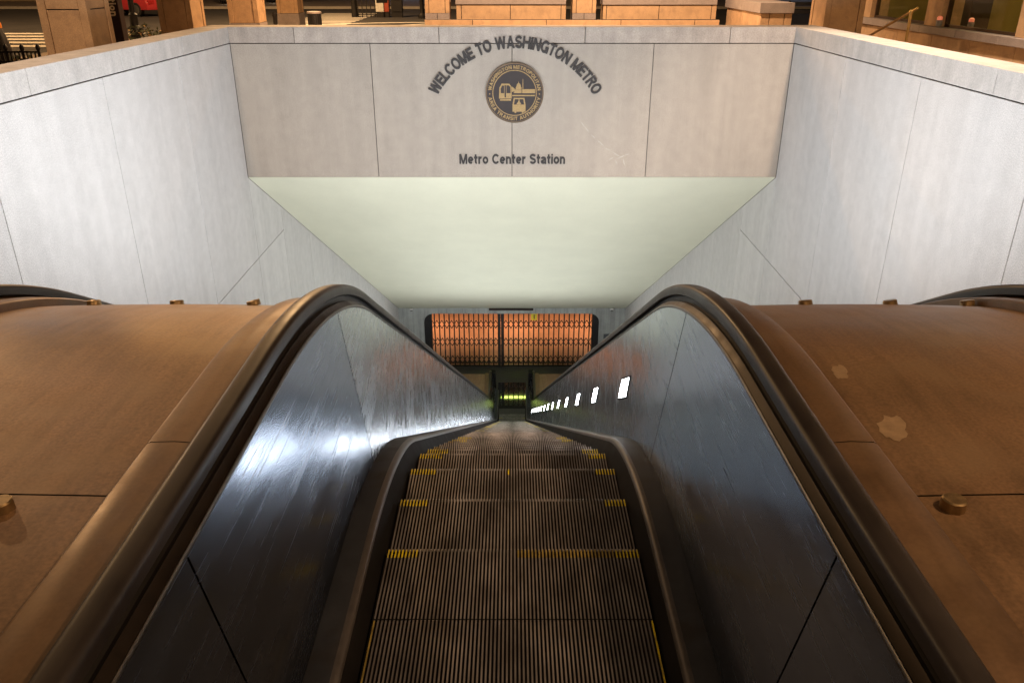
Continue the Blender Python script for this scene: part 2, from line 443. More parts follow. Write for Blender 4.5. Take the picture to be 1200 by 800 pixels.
def patch(root, cx, s0, rx, rs, seed):
    rnd = random.Random(seed); n = 22; vs = []; y, z = pt(s0, .8285); vs.append((cx - root.location.x, y, z))
    for i in range(n):
        a = 2*math.pi*i/n; q = .75 + .35*rnd.random(); x = cx + rx*q*math.cos(a) + rx*.5*math.sin(a); s_ = s0 + rs*q*math.sin(a)
        u = (x - root.location.x) / (XS - 2*1.139) + .5; h = .826 + .010*math.sin(math.pi*max(0, min(1, u))) + .0012
        y, z = pt(s_, h); vs.append((x - root.location.x, y, z))
    u = .5 + (cx - root.location.x) / (XS - 2*1.139); y, z = pt(s0, .8272 + .010*math.sin(math.pi*max(0, min(1, u)))); vs[0] = (vs[0][0], y, z)
    mb = MB(); mb.add(vs, [(0, 1+i, 1+(i+1) % n) for i in range(n)]); mb.build('worn_patch', M['patch'], root)
cover(-XS + 1.139, -1.139, 'bronze_cover', 'domed bronze cover left of the middle escalator, streaked with warm highlights', 
      [(-1.43, 1.86, .034, .03), (-2.22, sc, .036, .026), (-1.78, sc, .036, .026), (-1.37, sc, .036, .026)], 0)
rc = cover(1.139, XS - 1.139, 'bronze_cover', 'domed bronze cover right of the middle escalator, with two pale worn patches', 
      [(1.24, 1.87, .034, .03), (1.56, sc, .036, .026), (2.01, sc, .036, .026), (2.42, sc, .036, .026)], 0)
patch(rc, 1.262, 2.31, .05, .085, 3); patch(rc, 1.235, 2.70, .03, .05, 5)
for sx, lab in ((-1, 'narrow bronze cover between the left neighbouring escalator and the stone wall'), (1, 'narrow bronze cover between the right neighbouring escalator and the stone wall')):
    x0 = sx * (XS + 1.139); x1 = sx * 4.985
    mb = MB(); sweep(mb, [(x0, .80), (x0, .83), (x1, .83), (x1, .80)], SBOT, STOP)
    tag(mb.build('bronze_cover', M['bronze'], None, smooth=40), lab, 'metal cover', 'bronze covers between the escalators')

# ------------------------------------------------------------------ stairwell walls
W = 5.0; YF = 15.2
pt_top = at_y(600, 31.5, YF).z; pt_cop = at_y(600, 51, YF).z; pt_bot = at_y(600, 208, YF).z
YB = 32.9; SOF_END = at_y(600, 361, YB).z
def soff(y): return pt_bot + (SOF_END - pt_bot) * (y - YF) / (YB - YF)
def slab_poly(mb, poly, axis, a0, a1, g=.007):
    # shrink a convex polygon by g and extrude
    n = len(poly); c = (sum(p[0] for p in poly)/n, sum(p[1] for p in poly)/n)
    out = []
    for i in range(n):
        p0, p1, p2 = poly[i-1], poly[i], poly[(i+1) % n]
        def off(a, b):
            dx, dy = b[0]-a[0], b[1]-a[1]; l = math.hypot(dx, dy); nx, ny = -dy/l, dx/l
            if (c[0]-a[0])*nx + (c[1]-a[1])*ny < 0: nx, ny = -nx, -ny
            return (a[0]+nx*g, a[1]+ny*g, dx, dy)
        A, B = off(p0, p1), off(p1, p2)
        det = A[2]*B[3]-A[3]*B[2]
        if abs(det) < 1e-9: out.append((p1[0], p1[1])); continue
        t = ((B[0]-A[0])*B[3]-(B[1]-A[1])*B[2])/det
        out.append((A[0]+A[2]*t, A[1]+A[3]*t))
    mb.prism(out, axis, a0, a1)

def side_wall(sx):
    lab = ('pale stone wall on the left side of the stairwell, cool light on its lower part' if sx < 0 else
           'pale stone wall on the right side of the stairwell, warm tinted near its top')
    root = empty('stairwell_wall', (sx * W, 6, 0), label=lab, cat='wall')
    off = root.location
    zH = -2.98
    ys = [-3.0, -.4 + .3, 2.65, 5.2, 7.75, 10.3, 12.75, 15.2, 17.1, 19.2, 21.4, 23.8, 26.4, 29.2, YB]
    mb = MB()
    for a, b in zip(ys[:-1], ys[1:]):
        if b <= YF + .01:
            cells = [[(a, zH), (b, zH), (b, pt_cop - .004), (a, pt_cop - .004)], [(a, ZF - .3), (b, ZF - .3), (b, zH), (a, zH)]]
        elif b <= 17.11:
            cells = [[(a, zH), (b, zH), (b, soff(b)), (a, soff(a))], [(a, ZF - .3), (b, ZF - .3), (b, zH), (a, zH)]]
        else:
            cells = [[(a, ZF - .3), (b, ZF - .3), (b, soff(b)), (a, soff(a))]]
        for c in cells:
            slab_poly(mb, [(p[0] - 6, p[1]) for p in c], 'x', 0, sx * .05, .0065)
    o = mb.build('stone_facing', M['stone_wall'], root, bevel=.003)
    mb = MB(); mb.prism([(-9 - 6 + 0, ZF - .3), (YB - 6, ZF - .3), (YB - 6, soff(YB)), (YF - 6, pt_bot + .02), (YF - 6, pt_cop - .004), (-9 - 6, pt_cop - .004)], 'x', sx * .022, sx * .45)
    mb.build('wall_core', M['joint'], root)
    # coping
    cys = [-3.2, -.6, 2.0, 4.55, 7.1, 8.7, 10.9, 13.0, YF - .004]
    mb = MB()
    for a, b in zip(cys[:-1], cys[1:]):
        slab_poly(mb, [(a - 6, pt_cop), (b - 6, pt_cop), (b - 6, pt_top), (a - 6, pt_top)], 'x', -sx * .004, sx * .47, .0045)
    mb.build('coping', M['coping'], root, bevel=.006)
side_wall(-1); side_wall(1)

front = empty('entrance_front_wall', (0, YF, 0), label='stone front wall over the tunnel mouth bearing the metro lettering and seal', cat='wall')
mb = MB()
for a, b in ((-W, -2.52), (-2.52, 0), (0, 2.52), (2.52, W)):
    slab_poly(mb, [(a, pt_bot), (b, pt_bot), (b, pt_cop - .004), (a, pt_cop - .004)], 'y', 0, .05, .006)
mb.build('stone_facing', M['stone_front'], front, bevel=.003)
mb = MB(); mb.box(-W - .44, W + .44, .022, .5, pt_bot + .012, pt_cop - .002); mb.build('wall_core', M['joint'], front)
mb = MB()
xs = [-W - .47, -3.85, -1.29, 1.29, 3.85, W + .47]
for a, b in zip(xs[:-1], xs[1:]):
    slab_poly(mb, [(a, pt_cop), (b, pt_cop), (b, pt_top), (a, pt_top)], 'y', -.004, .52, .0045)
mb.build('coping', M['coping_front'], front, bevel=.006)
M['chalk'] = mat('pale_scratch', (.45,.42,.37), .85, var=.3, scale=60)
mb = MB()
for px, py, ln, ang in ((683,146,9,-50),(688,152,10,-48),(695,160,8,-40),(704,168,12,-38),(712,175,9,-20),(722,181,14,-30),(728,184,12,25),(722,190,9,-60),(731,190,10,-72),(735,181,6,10),(683,78,6,-45),(650,60,5,-50),(716,186,7,30)):
    c = at_y(px, py, YF); l = ln*.0075; w_ = .0065 + .004*random.random(); a = R_(ang); u = Vector((math.cos(a),0,math.sin(a))); v = Vector((-u.z,0,u.x))
    c.y = YF - .0015
    mb.add([c - u*l, c - u*l*.3 + v*w_, c + u*l*.4 + v*w_*.6, c + u*l, c + u*l*.2 - v*w_, c - u*l*.5 - v*w_*.5], [(0,1,2,3,4,5)])
mb.v = [(x - 0, y - YF, z) for x, y, z in mb.v]
mb.build('scratch_mark', M['chalk'], front)
# sloping soffit
mb = MB()
mb.prism([(YF + .004, pt_bot), (YB, SOF_END), (YB, SOF_END + .5), (YF + .5, pt_bot + .45), (YF + .3, pt_bot + .3), (YF + .052, pt_bot + .02)], 'x', -W, W)
tag(mb.build('tunnel_ceiling', M['soffit']), kind='structure')

# end wall with the gate opening
OPX0, OPX1 = at_y(498, 400, YB).x, at_y(701, 400, YB).x
OPZ = at_y(600, 367.5, YB).z
mb = MB(); r = .42; zt = OPZ
poly = [(OPX0, ZF)]
for i in range(9): a = math.pi - math.pi/2 * i/8; poly.append((OPX0 + r + r*math.cos(a), zt - r + r*math.sin(a)))
for i in range(9): a = math.pi/2 - math.pi/2 * i/8; poly.append((OPX1 - r + r*math.cos(a), zt - r + r*math.sin(a)))
poly.append((OPX1, ZF))
outer = [(-W - .4, ZF), (-W - .4, SOF_END + .4), (W + .4, SOF_END + .4), (W + .4, ZF)]
# wall as quads between the opening and the outline
half = len(poly) // 2
vs = []; n = len(poly)
out2 = []
for i, (x, z) in enumerate(poly):
    if i == 0: out2.append((-W - .4, ZF))
    elif i == n - 1: out2.append((W + .4, ZF))
    elif i < 5: out2.append((-W - .4, SOF_END + .4 if i >= 4 else z))
    elif i > n - 6: out2.append((W + .4, SOF_END + .4 if i <= n - 5 else z))
    else: out2.append((x * (W + .4) / abs(OPX0) if False else max(-W - .4, min(W + .4, x * 1.3)), SOF_END + .4))
for y in (YB, YB + .35):
    vs += [(x, y, z) for x, z in poly] + [(x, y, z) for x, z in out2]
fs = []
for i in range(n - 1):
    fs += [(i, i+1, n+i+1, n+i), (2*n+i, 3*n+i, 3*n+i+1, 2*n+i+1), (i, 2*n+i, 2*n+i+1, i+1)]
mb.add(vs, fs)
tag(mb.build('end_wall', M['tunnel_end'], smooth=30), 'grey stone wall at the bottom of the tunnel round the gate opening', 'wall')

# folding gate
def gate(x0, x1, label, notice=None):
    root = empty('folding_gate', ((x0 + x1)/2, YB + .12, ZF), label=label, cat='gate', group='folding gates at the tunnel end')
    cx = (x0 + x1)/2; zt = OPZ - ZF - .02
    mb = MB(); n = max(14, round((x1 - x0) / .222))
    xs = [x0 + (x1 - x0) * (i + .5) / n - cx for i in range(n)]
    for x in xs: mb.box(x - .026, x + .026, -.012, .012, .05, zt)
    mb.build('gate_bars', M['black_iron'], root)
    d = (x1 - x0) / n
    for zc in (zt - .54, zt - 1.40, zt - 2.28):
        mb = MB()
        for i in range(n):
            for k in (-1, 1):
                xa, xb = xs[i] - d/2, xs[i] + d/2
                for (za, zb) in ((zc - k*.19, zc + k*.19),):
                    dx, dz = xb - xa, zb - za; ang = math.atan2(dz, dx); l = math.hypot(dx, dz)
                    Mx = Matrix.Translation((xs[i], k * .019, zc)) @ Matrix.Rotation(-ang, 4, 'Y')
                    mb.box(-l/2, l/2, -.004, .004, -.017, .017, M=Mx)
        mb.build('lattice', M['black_iron'], root)
    mb = MB(); mb.box(x0 - cx, x1 - cx, -.03, .03, .0, .05); mb.box(x0 - cx, x1 - cx, -.03, .03, .16, .20)
    mb.build('bottom_rail', M['black_iron'], root)
    lx = (x1 - cx - .05) if x1 < .5 else (x0 - cx + .05)
    mb = MB(); mb.box(lx - .045, lx + .045, -.04, .04, 0, zt); mb.build('lead_post', M['black_iron'], root, bevel=.006)
    return root
GX0, GX1, GXM = at_y(507, 400, YB).x, at_y(693, 400, YB).x, at_y(587, 400, YB).x
gl = gate(GX0, GXM - .004, 'left leaf of the black folding lattice gate across the lit hall')
gr = gate(GXM + .004, GX1, 'right leaf of the black folding lattice gate with a yellow notice on it')
M['notice'] = mat('yellow_notice', (.75,.58,.03), .6, var=.08)
p0, p1 = at_y(622.5, 376, YB), at_y(629.5, 368.5, YB)
mb = MB(); mb.box(p0.x, p1.x, YB + .085, YB + .092, p0.z, p1.z); mb.box((p0.x+p1.x)/2-.02, (p0.x+p1.x)/2+.02, YB + .083, YB + .0845, p0.z + .06, p1.z - .04, 1)
tag(mb.build('notice_card', [M['notice'], M['black_iron']]), 'small yellow notice card hanging high on the right gate leaf', 'sign')
for sx, (xa, xb) in ((-1, (OPX0 + .005, GX0 - .01)), (1, (GX1 + .01, OPX1 - .005))):
    root = MB(); rr = .40; P = [(xa, ZF), (xb, ZF), (xb, OPZ - .02 if True else 0)]
    zc = OPZ - r
    arc = []
    for i in range(7):
        a = math.pi/2 * i/6
        x = (OPX1 - r + r*math.sin(a)*1.0 - .006) if sx > 0 else (OPX0 + r - r*math.sin(a) + .006)
        z = zc + r*math.cos(a) - .006
        if (sx > 0 and x > xa) or (sx < 0 and x < xb): arc.append((x, z))
    P = ([(xa, ZF)] + [(xa, arc[0][1])] + arc + [(xb, ZF)]) if sx > 0 else ([(xb, ZF)] + [(xb, arc[0][1])] + arc + [(xa, ZF)])
    root.prism(P, 'y', YB + .04, YB + .34)
    tag(root.build('gate_pocket', M['black_iron']), 'dark rounded pocket housing the %s edge of the lattice gate' % ('left' if sx < 0 else 'right'), 'gate pocket', 'gate pockets at the tunnel end')
mb = MB(); pa, pb = at_y(573, 363.5, YB), at_y(625, 362, YB)
mb.box(pa.x, pb.x, YB - .03, YB - .002, pa.z, pb.z + .05); tag(mb.build('gate_header', M['bronze_dark'], bevel=.005), 'thin dark header plate on the wall above the lattice gate', 'header plate')
# wall plate and dome cameras
mb = MB(); pa, pb = at_y(707, 399, YB), at_y(719, 391, YB); mb.box(pa.x, pb.x, YB - .03, YB - .001, pa.z, pb.z)
M['grey_plate'] = mat('grey_plate', (.10,.11,.12), .5, .4)
tag(mb.build('wall_plate', M['grey_plate'], bevel=.006), 'small dark grey plate on the end wall right of the gate', 'wall plate')
M['white_plastic'] = mat('white_plastic', (.7,.7,.68), .4, var=.05)
for px, w in ((482, 'left'), (717, 'right')):
    p = at_y(px, 362.5, YB - .18)
    root = empty('security_camera', (p.x, YB - .18, p.z), label='small security camera under the ceiling edge %s of the gate' % w, cat='security camera', group='cameras above the gate')
    mb = MB(); mb.lathe((0,0,0), [(.055,.06),(.075,.05),(.08,.0),(.075,-.02)], 16); mb.build('housing', M['white_plastic'], root, smooth=40)
    mb = MB(); mb.lathe((0,0,0), [(.07,-.021),(.06,-.055),(.035,-.078),(.006,-.085)], 16); mb.build('lens_dome', M['black_iron'], root, smooth=60)

# floors
def tile(name, col, rough=.35):
    m = mat(name, col, rough, var=.18, scale=1.2, rvar=.08)
    N, L = m.node_tree.nodes, m.node_tree.links
    b = N['Principled BSDF']; src = b.inputs['Base Color'].links[0].from_socket
    tc = N.new('ShaderNodeTexCoord'); br = N.new('ShaderNodeTexBrick')
    br.inputs['Scale'].default_value = 2.5; br.inputs['Mortar Size'].default_value = .02; br.inputs['Color1'].default_value = (1,1,1,1); br.inputs['Color2'].default_value = (.86,.86,.86,1); br.inputs['Mortar'].default_value = (.45,.45,.45,1)
    L.new(tc.outputs['Object'], br.inputs['Vector'])
    mx = N.new('ShaderNodeMix'); mx.data_type = 'RGBA'; mx.blend_type = 'MULTIPLY'; mx.inputs[0].default_value = 1
    L.new(src, mx.inputs[6]); L.new(br.outputs[0], mx.inputs[7]); L.new(mx.outputs[2], b.inputs['Base Color'])
    return m
M['tile'] = tile('terracotta_tile', (.36,.155,.085), .5)
M['landing_tile'] = tile('shaded_landing_tile', (.045,.042,.040), .7)  # same tile as the hall, its colour darkened for the shaded landing
mb = MB(); mb.add([(-W,YEND-.5,ZF),(W,YEND-.5,ZF),(W,YB+.2,ZF),(-W,YB+.2,ZF)], [(0,1,2,3)])
tag(mb.build('landing_floor', M['landing_tile']), kind='structure')
mb = MB(); mb.add([(-12,YB+.2,ZF),(12,YB+.2,ZF),(12,YB+16,ZF),(-12,YB+16,ZF)], [(0,1,2,3)])
tag(mb.build('mezzanine_floor', M['tile']), kind='structure')
mb = MB(); mb.box(-12,12,YB+.36,YB+16,OPZ+1.9,OPZ+2.2); tag(mb.build('mezzanine_ceiling', M['tunnel_end']), kind='structure')
mb = MB(); mb.box(-12,12,YB+16,YB+16.3,ZF,OPZ+2.2); mb.box(-12.3,-12.001,YB+.3,YB+16.3,ZF,OPZ+2.2); mb.box(12.001,12.3,YB+.3,YB+16.3,ZF,OPZ+2.2)
tag(mb.build('mezzanine_wall', M['tile']), 'terracotta hall wall far behind the lattice gate', 'wall')

# ------------------------------------------------------------------ lettering and seal
TW = .205
def arc_(cx, cy, rx, ry, a0, a1, n=18):
    return [(cx + rx*math.cos(R_(a0 + (a1-a0)*i/n)), cy + ry*math.sin(R_(a0 + (a1-a0)*i/n))) for i in range(n+1)]
def glyph_strokes(ch):
    """bold grotesque letters: ('p', polyline) constant-width strokes, ('d', x0,y0,x1,y1) diagonals cut level; returns width, list"""
    t = TW; h = t/2; X = .74   # x-height
    st = lambda x, y0=0, y1=1: ('p', [(x, y0), (x, y1)])
    bar = lambda x0, x1, y: ('p', [(x0, y), (x1, y)])
    if ch == 'W': return 1.16, [('d',.11,1,.32,0),('d',.58,1,.32,0),('d',.58,1,.84,0),('d',1.05,1,.84,0)]
    if ch == 'A': return .86, [('d',.11,0,.43,1),('d',.75,0,.43,1),bar(.24,.62,.27)]
    if ch == 'M': return .95, [st(h),st(.95-h),('d',h+.03,1,.475,0),('d',.95-h-.03,1,.475,0)]
    if ch == 'N': return .80, [st(h),st(.80-h),('d',h+.03,1,.80-h-.03,0)]
    if ch == 'E': return .66, [st(h),bar(h,.66,1-h),bar(h,.62,.52),bar(h,.66,h)]
    if ch == 'L': return .62, [st(h),bar(h,.62,h)]
    if ch == 'T': return .68, [st(.34),bar(0,.68,1-h)]
    if ch == 'H': return .80, [st(h),st(.80-h),bar(h,.80-h,.52)]
    if ch == 'I': return t, [st(h)]
    if ch == 'O': return .90, [('p', arc_(.45,.5,.45-h,.5-h+.01,90,450,32))]
    if ch == 'C': return .84, [('p', arc_(.45,.5,.45-h,.5-h+.01,38,322,28))]
    if ch == 'G': return .88, [('p', arc_(.45,.5,.45-h,.5-h+.01,38,330,28)),bar(.50,.86,.44),st(.86-h,0,.44)]
    if ch == 'S': return .76, [('p', arc_(.38,.72,.38-h,.28-h+.01,20,250,18)[:-1] + arc_(.38,.29,.38-h,.29-h+.01,70,-165,18))]
    if ch == 'U': return .78, [('p', [(h,1),(h,.36)] + arc_(.39,.36,.39-h,.36-h,180,360,18)[1:-1] + [(.78-h,.36),(.78-h,1)])]
    if ch == 'P' or ch == 'R':
        b = [st(h), ('p', [(h,1-h),(.44,1-h)] + arc_(.44,.72,.28-h,.28-h,90,-90,14)[1:-1] + [(.44,.44+h),(h,.44+h)])]
        if ch == 'R': b.append(('d',.42,.5,.66,0))
        return (.72 if ch == 'P' else .77), b
    if ch == 'Y': return .80, [('d',.10,1,.40,.40),('d',.70,1,.40,.40),st(.40,0,.46)]
    if ch == 'e': return .66, [('p', [(.08,X/2),(.66-h,X/2)] ),('p', arc_(.33,X/2,.33-h,X/2-h,0,310,24))]
    if ch == 'o': return .68, [('p', arc_(.34,X/2,.34-h,X/2-h,90,450,26))]
    if ch == 'n': return .62, [st(h,0,X),('p', arc_(.31,X-.30,.31-h,.30-h,165,0,12) + [(.62-h,0)])]
    if ch == 'r': return .44, [st(h,0,X),('p', arc_(.36,X-.34,.36-h,.34-h,175,80,10))]
    if ch == 't': return .42, [('p', [(.19,.96),(.19,.20)] + arc_(.31,.20,.12,.20-h,180,280,8)),bar(0,.42,X-h)]
    if ch == 'i': return t, [st(h,0,X),st(h,.84,1.)]
    if ch == 'a': return .66, [('p', [(.09,.52)] + arc_(.31,X-.24,.23,.24-h,150,0,12) + [(.54,.10),(.60,.0)]),('p', arc_(.29,.215,.29-h,.215-h,75,355,18)),('p',[(.30,.41),(.54,.44)])]
    return .3, []
def glyphs(mb, text, size, place, extrude=.012, bold=0., mi=0, spacing=None, length=None):
    """size = cap height; place(u) -> matrix for a glyph whose centre lies at share u of the line"""
    sp = .115 if spacing is None else spacing
    items = []; x = 0
    for ch in text:
        if ch == ' ': x += .38; continue
        w, st = glyph_strokes(ch); items.append((w, st, x + w/2)); x += w + sp
    tot = x - sp
    sx = 1. if length is None else length / (tot * size)
    for w, st, u in items:
        T = place(u / tot)
        for k, s_ in enumerate(st):
            z = extrude + .0006 * k
            if s_[0] == 'd':
                _, x0, y0, x1, y1 = s_; hw = TW * math.hypot(x1-x0, y1-y0) / abs(y1-y0) / 2 * .97
                P = [(x0-hw, y0), (x0+hw, y0), (x1+hw, y1), (x1-hw, y1)]
                quads = [(0,1,2,3)]; pts = P
            else:
                pl_ = s_[1]; n = len(pl_); L_, Rr = [], []
                closed = (abs(pl_[0][0]-pl_[-1][0]) + abs(pl_[0][1]-pl_[-1][1])) < 1e-6 and n > 4
                for i in range(n):
                    a = pl_[i-1] if i else (pl_[n-2] if closed else pl_[0]); b = pl_[(i+1)] if i < n-1 else (pl_[1] if closed else pl_[-1])
                    dx, dy = b[0]-a[0], b[1]-a[1]; l = math.hypot(dx, dy) or 1
                    nx, ny = -dy/l*TW/2, dx/l*TW/2
                    L_.append((pl_[i][0]+nx, pl_[i][1]+ny)); Rr.append((pl_[i][0]-nx, pl_[i][1]-ny))
                pts = L_ + Rr; quads = [(i, i+1, n+i+1, n+i) for i in range(n-1)]
            m_ = len(pts)
            vs = [T @ Vector(((p[0]-w/2)*size*sx, p[1]*size, zz)) for zz in (0, z) for p in pts]
            fs = []
            for q in quads:
                fs += [tuple(m_+i for i in q), q[::-1]]
            if s_[0] == 'd': fs += [(i, (i+1) % 4, 4+(i+1) % 4, 4+i) for i in range(4)]
            else:
                n = m_//2
                for i in range(n-1): fs += [(i, i+1, m_+i+1, m_+i), (n+i, n+i+1, m_+n+i+1, m_+n+i)]
                fs += [(0, n, m_+n, m_), (n-1, 2*n-1, m_+2*n-1, m_+n-1)]
            mb.add(vs, fs, mi)
M['letter'] = mat('dark_bronze_letters', (.020,.016,.014), .6, .1, var=.2)
M['gold'] = mat('gilded_relief', (.24,.16,.065), .5, .5, var=.2, scale=40)
M['seal_dark'] = mat('dark_seal_enamel', (.018,.010,.008), .6, .1, var=.2)
M['seal_mid'] = mat('seal_bronze_rim', (.09,.06,.035), .45, .7, var=.2)
UP = Matrix(((1,0,0,0),(0,0,-1,0),(0,1,0,0),(0,0,0,1)))     # glyph plane xy -> world xz, facing -Y
A0 = at_y(600, 49.5, YF); Aw = at_y(511.5, 101, YF); Ae = at_y(696.5, 101, YF)
half = (Ae.x - Aw.x)/2; sag = A0.z - Aw.z; RA = (half*half + sag*sag)/(2*sag); ca = Vector(((Ae.x+Aw.x)/2 + .0, YF, A0.z - RA)); amax = math.asin(half/RA)
if RA < half: amax = math.pi - amax
mb = MB(); LS = .205
def pl(u):
    a = (u * 2 - 1) * (amax + .075)
    return Matrix.Translation((ca.x + RA*math.sin(a), YF - .002, ca.z + RA*math.cos(a))) @ Matrix.Rotation(a, 4, 'Y') @ UP @ Matrix.Translation((0, -LS*.5, 0))
glyphs(mb, 'WELCOME TO WASHINGTON METRO', LS, pl, .035, spacing=.06, length=2*(amax + .075)*RA)
tag(mb.build('arched_lettering', M['letter']), 'dark raised arched lettering WELCOME TO WASHINGTON METRO on the front wall', 'lettering')
B0, B1 = at_y(538.5, 192, YF), at_y(662, 192, YF); capz = at_y(600, 180.5, YF).z
mb = MB(); BS = (capz - B0.z)
glyphs(mb, 'Metro Center Station', BS, lambda u: Matrix.Translation((B0.x + u*(B1.x - B0.x), YF - .002, B0.z)) @ UP, .018, spacing=.085, length=B1.x - B0.x)
tag(mb.build('station_lettering', M['letter']), 'dark raised lettering Metro Center Station low on the front wall', 'lettering')
# seal
S0 = at_y(603, 109, YF); SR = (at_y(637, 109, YF).x - at_y(569, 109, YF).x)/2
seal = empty('transit_seal', (S0.x, YF, S0.z), label='round dark bronze transit seal with gilded train, dome and bus', cat='seal')
def disc(r0, r1, y0, y1, n=64):
    mb = MB(); vs = []
    for y in (y0, y1):
        for rr in (r0, r1):
            for i in range(n):
                t = 2*math.pi*i/n; vs.append((rr*math.cos(t), y, rr*math.sin(t)))
    fs = []
    for i in range(n):
        j = (i+1) % n
        fs += [(i, j, n+j, n+i), (2*n+i, 3*n+i, 3*n+j, 2*n+j), (n+i, n+j, 3*n+j, 3*n+i), (i, 2*n+i, 2*n+j, j)]
    return mb.add(vs, fs)
mb = MB(); mb.cyl((0, -.002, 0), (0, -.035, 0), SR*.97, n=64); mb.build('seal_disc', M['seal_dark'], seal)
disc(SR*.955, SR, -.001, -.05).build('outer_rim', M['seal_mid'], seal)
disc(SR*.735, SR*.762, -.034, -.046).build('inner_ring', M['gold'], seal)
mb = MB(); ls = SR * .118; rl = SR * .855
def ring(a0, a1, flip):
    def f(u):
        a = a0 + (a1 - a0) * u
        return Matrix.Translation((rl*math.sin(a), -.034, rl*math.cos(a))) @ Matrix.Rotation(a + (math.pi if flip else 0), 4, 'Y') @ UP @ Matrix.Translation((0, -ls*.5, 0))
    return f
glyphs(mb, 'WASHINGTON METROPOLITAN', ls, ring(R_(-84), R_(84), False), .008, length=R_(168)*rl)
glyphs(mb, 'AREA TRANSIT AUTHORITY', ls, ring(R_(-99), R_(-261), True), .008, length=R_(162)*rl)
for a in (R_(-92), R_(92)): mb.cyl((rl*math.sin(a), -.034, rl*math.cos(a)), (rl*math.sin(a), -.044, rl*math.cos(a)), SR*.022, n=10)
mb.build('seal_lettering', M['gold'], seal)
mb = MB(); g = SR / .5
def pz(poly, y0=-.034, y1=-.047, mi=0): mb.prism([(a*g, b*g) for a, b in poly], 'y', y0, y1, mi)
pz([(-.27,-.09),(-.05,-.09),(-.05,.10),(-.09,.155),(-.22,.155),(-.26,.09)])                       # train front
pz([(-.235,.0),(-.18,.0),(-.18,.125),(-.215,.125),(-.24,.07)], -.047, -.050, 1); pz([(-.14,.0),(-.07,.0),(-.07,.10),(-.10,.13),(-.14,.13)], -.047, -.050, 1); pz([(-.172,-.07),(-.148,-.07),(-.148,.135),(-.172,.135)], -.047, -.050, 1)
pz([(-.25,-.125),(-.06,-.125),(-.06,-.10),(-.25,-.10)])
pz([(-.045,.11),(.02,.055),(.02,.035),(-.045,.02)])                                              # train side
pz([(.13,.065),(.355,.065),(.355,0.),(.13,0.)]); pz([(-.04,-.05),(.35,-.05),(.35,-.03),(-.04,-.03)]); pz([(-.02,.0),(.12,.0),(.12,.05),(.02,.05)])
pz([(.02,.055),(.12,.055),(.12,.10),(.02,.10)]); pz([(.03,.10),(.11,.10),(.10,.145),(.07,.17),(.04,.145)]); pz([(.064,.17),(.076,.17),(.07,.195)])  # dome
pz([(.135,.07),(.15,.07),(.147,.225),(.1425,.24),(.138,.225)])                                   # obelisk
pz([(-.035,-.31),(.19,-.31),(.19,-.19),(.17,-.08),(-.015,-.08),(-.035,-.19)]); pz([(-.01,-.19),(.07,-.19),(.07,-.10),(.005,-.10)], -.047, -.050, 1); pz([(.085,-.19),(.165,-.19),(.15,-.10),(.085,-.10)], -.047, -.050, 1)
pz([(.03,-.185),(.12,-.185),(.075,-.12)], -.050, -.052, 0)
pz([(.0,-.33),(.03,-.33),(.03,-.312),(.0,-.312)]); pz([(.125,-.33),(.155,-.33),(.155,-.312),(.125,-.312)])
mb.build('emblem_relief', [M['gold'], M['seal_dark']], seal)

# ------------------------------------------------------------------ street level
M['asphalt'] = mat('asphalt', (.048,.045,.043), .8, var=.25, scale=.6, speck=.3, bump=.3, bscale=70)
M['paving'] = mat('brick_paving', (.24,.19,.15), .75, var=.2, scale=1.2, speck=.2)
M['paint'] = mat('road_paint', (.72,.68,.60), .7, var=.2, scale=6)
M['kerb'] = mat('kerb_stone', (.36,.33,.28), .8, var=.15)
M['pier'] = mat('limestone_pier', (.50,.32,.17), .7, var=.16, scale=2.5, speck=.2, bump=.15, bscale=50, island=.06, rust=((.33,.21,.12),7,.5))
M['pier_grey'] = mat('grey_granite_band', (.30,.25,.22), .6, var=.12, scale=5, speck=.25, island=.05)
# ground with a hole for the stairwell
mb = MB(); hx, hy0, hy1, G = 5.43, -3.2, 15.68, 500
mb.add([(-G,-60,0),(G,-60,0),(G,G,0),(-G,G,0),(-hx,hy0,0),(hx,hy0,0),(hx,hy1,0),(-hx,hy1,0)], [(0,1,5,4),(1,2,6,5),(2,3,7,6),(3,0,4,7)])
tag(mb.build('road', M['asphalt']), kind='structure')
mb = MB(); mb.box(-W - .4, W + .4, -9, -1.05, -.3, -.002); tag(mb.build('entrance_floor', M['paving']), kind='structure')
def sheet(name, rects, m, z0, z1):
    mb = MB()
    for (x0, x1, y0, y1) in rects: mb.box(x0, x1, y0, y1, z0, z1)
    return tag(mb.build(name, m), kind='structure')
sheet('pavement', [(-13.5, -5.45, -20, 27), (5.45, 30, -20, 30), (-5.449, 5.449, 15.7, 30), (-13.5, -5.45, 27.001, 30.)], M['paving'], -.2, .012)
sheet('far_pavement', [(-120, 60, 53, 90)], M['paving'], -.2, .13)
sheet('kerb', [(-120, 60, 52.75, 52.998)], M['kerb'], -.2, .14)
def crosswalk(x0, x1, y0, n, w, gap, rz=0):
    mb = MB()
    for i in range(n):
        y = y0 + i * (w + gap); mb.box(x0, x1, y, y + w, .003, .006)
    o = mb.build('crosswalk', M['paint']); tag(o, kind='structure'); return o
crosswalk(-24, -13.8, 26.6, 5, .62, .72)
crosswalk(-10.2, -7.2, 37.5, 10, .5, .55)
mb = MB()
for (cx, cy, rr, a0, a1) in ((-3.2, 30.5, 8.5, 75, 145), (1.5, 31, 8.5, 85, 140)):
    vs = []; n = 14
    for i in range(n + 1):
        a = R_(a0 + (a1 - a0) * i / n)
        for q in (rr, rr + .45): vs.append((cx + q*math.cos(a), cy + q*math.sin(a), .008))
    mb.add(vs, [(2*i, 2*i+1, 2*i+3, 2*i+2) for i in range(n)])
tag(mb.build('lane_marking', M['paint']), kind='structure')

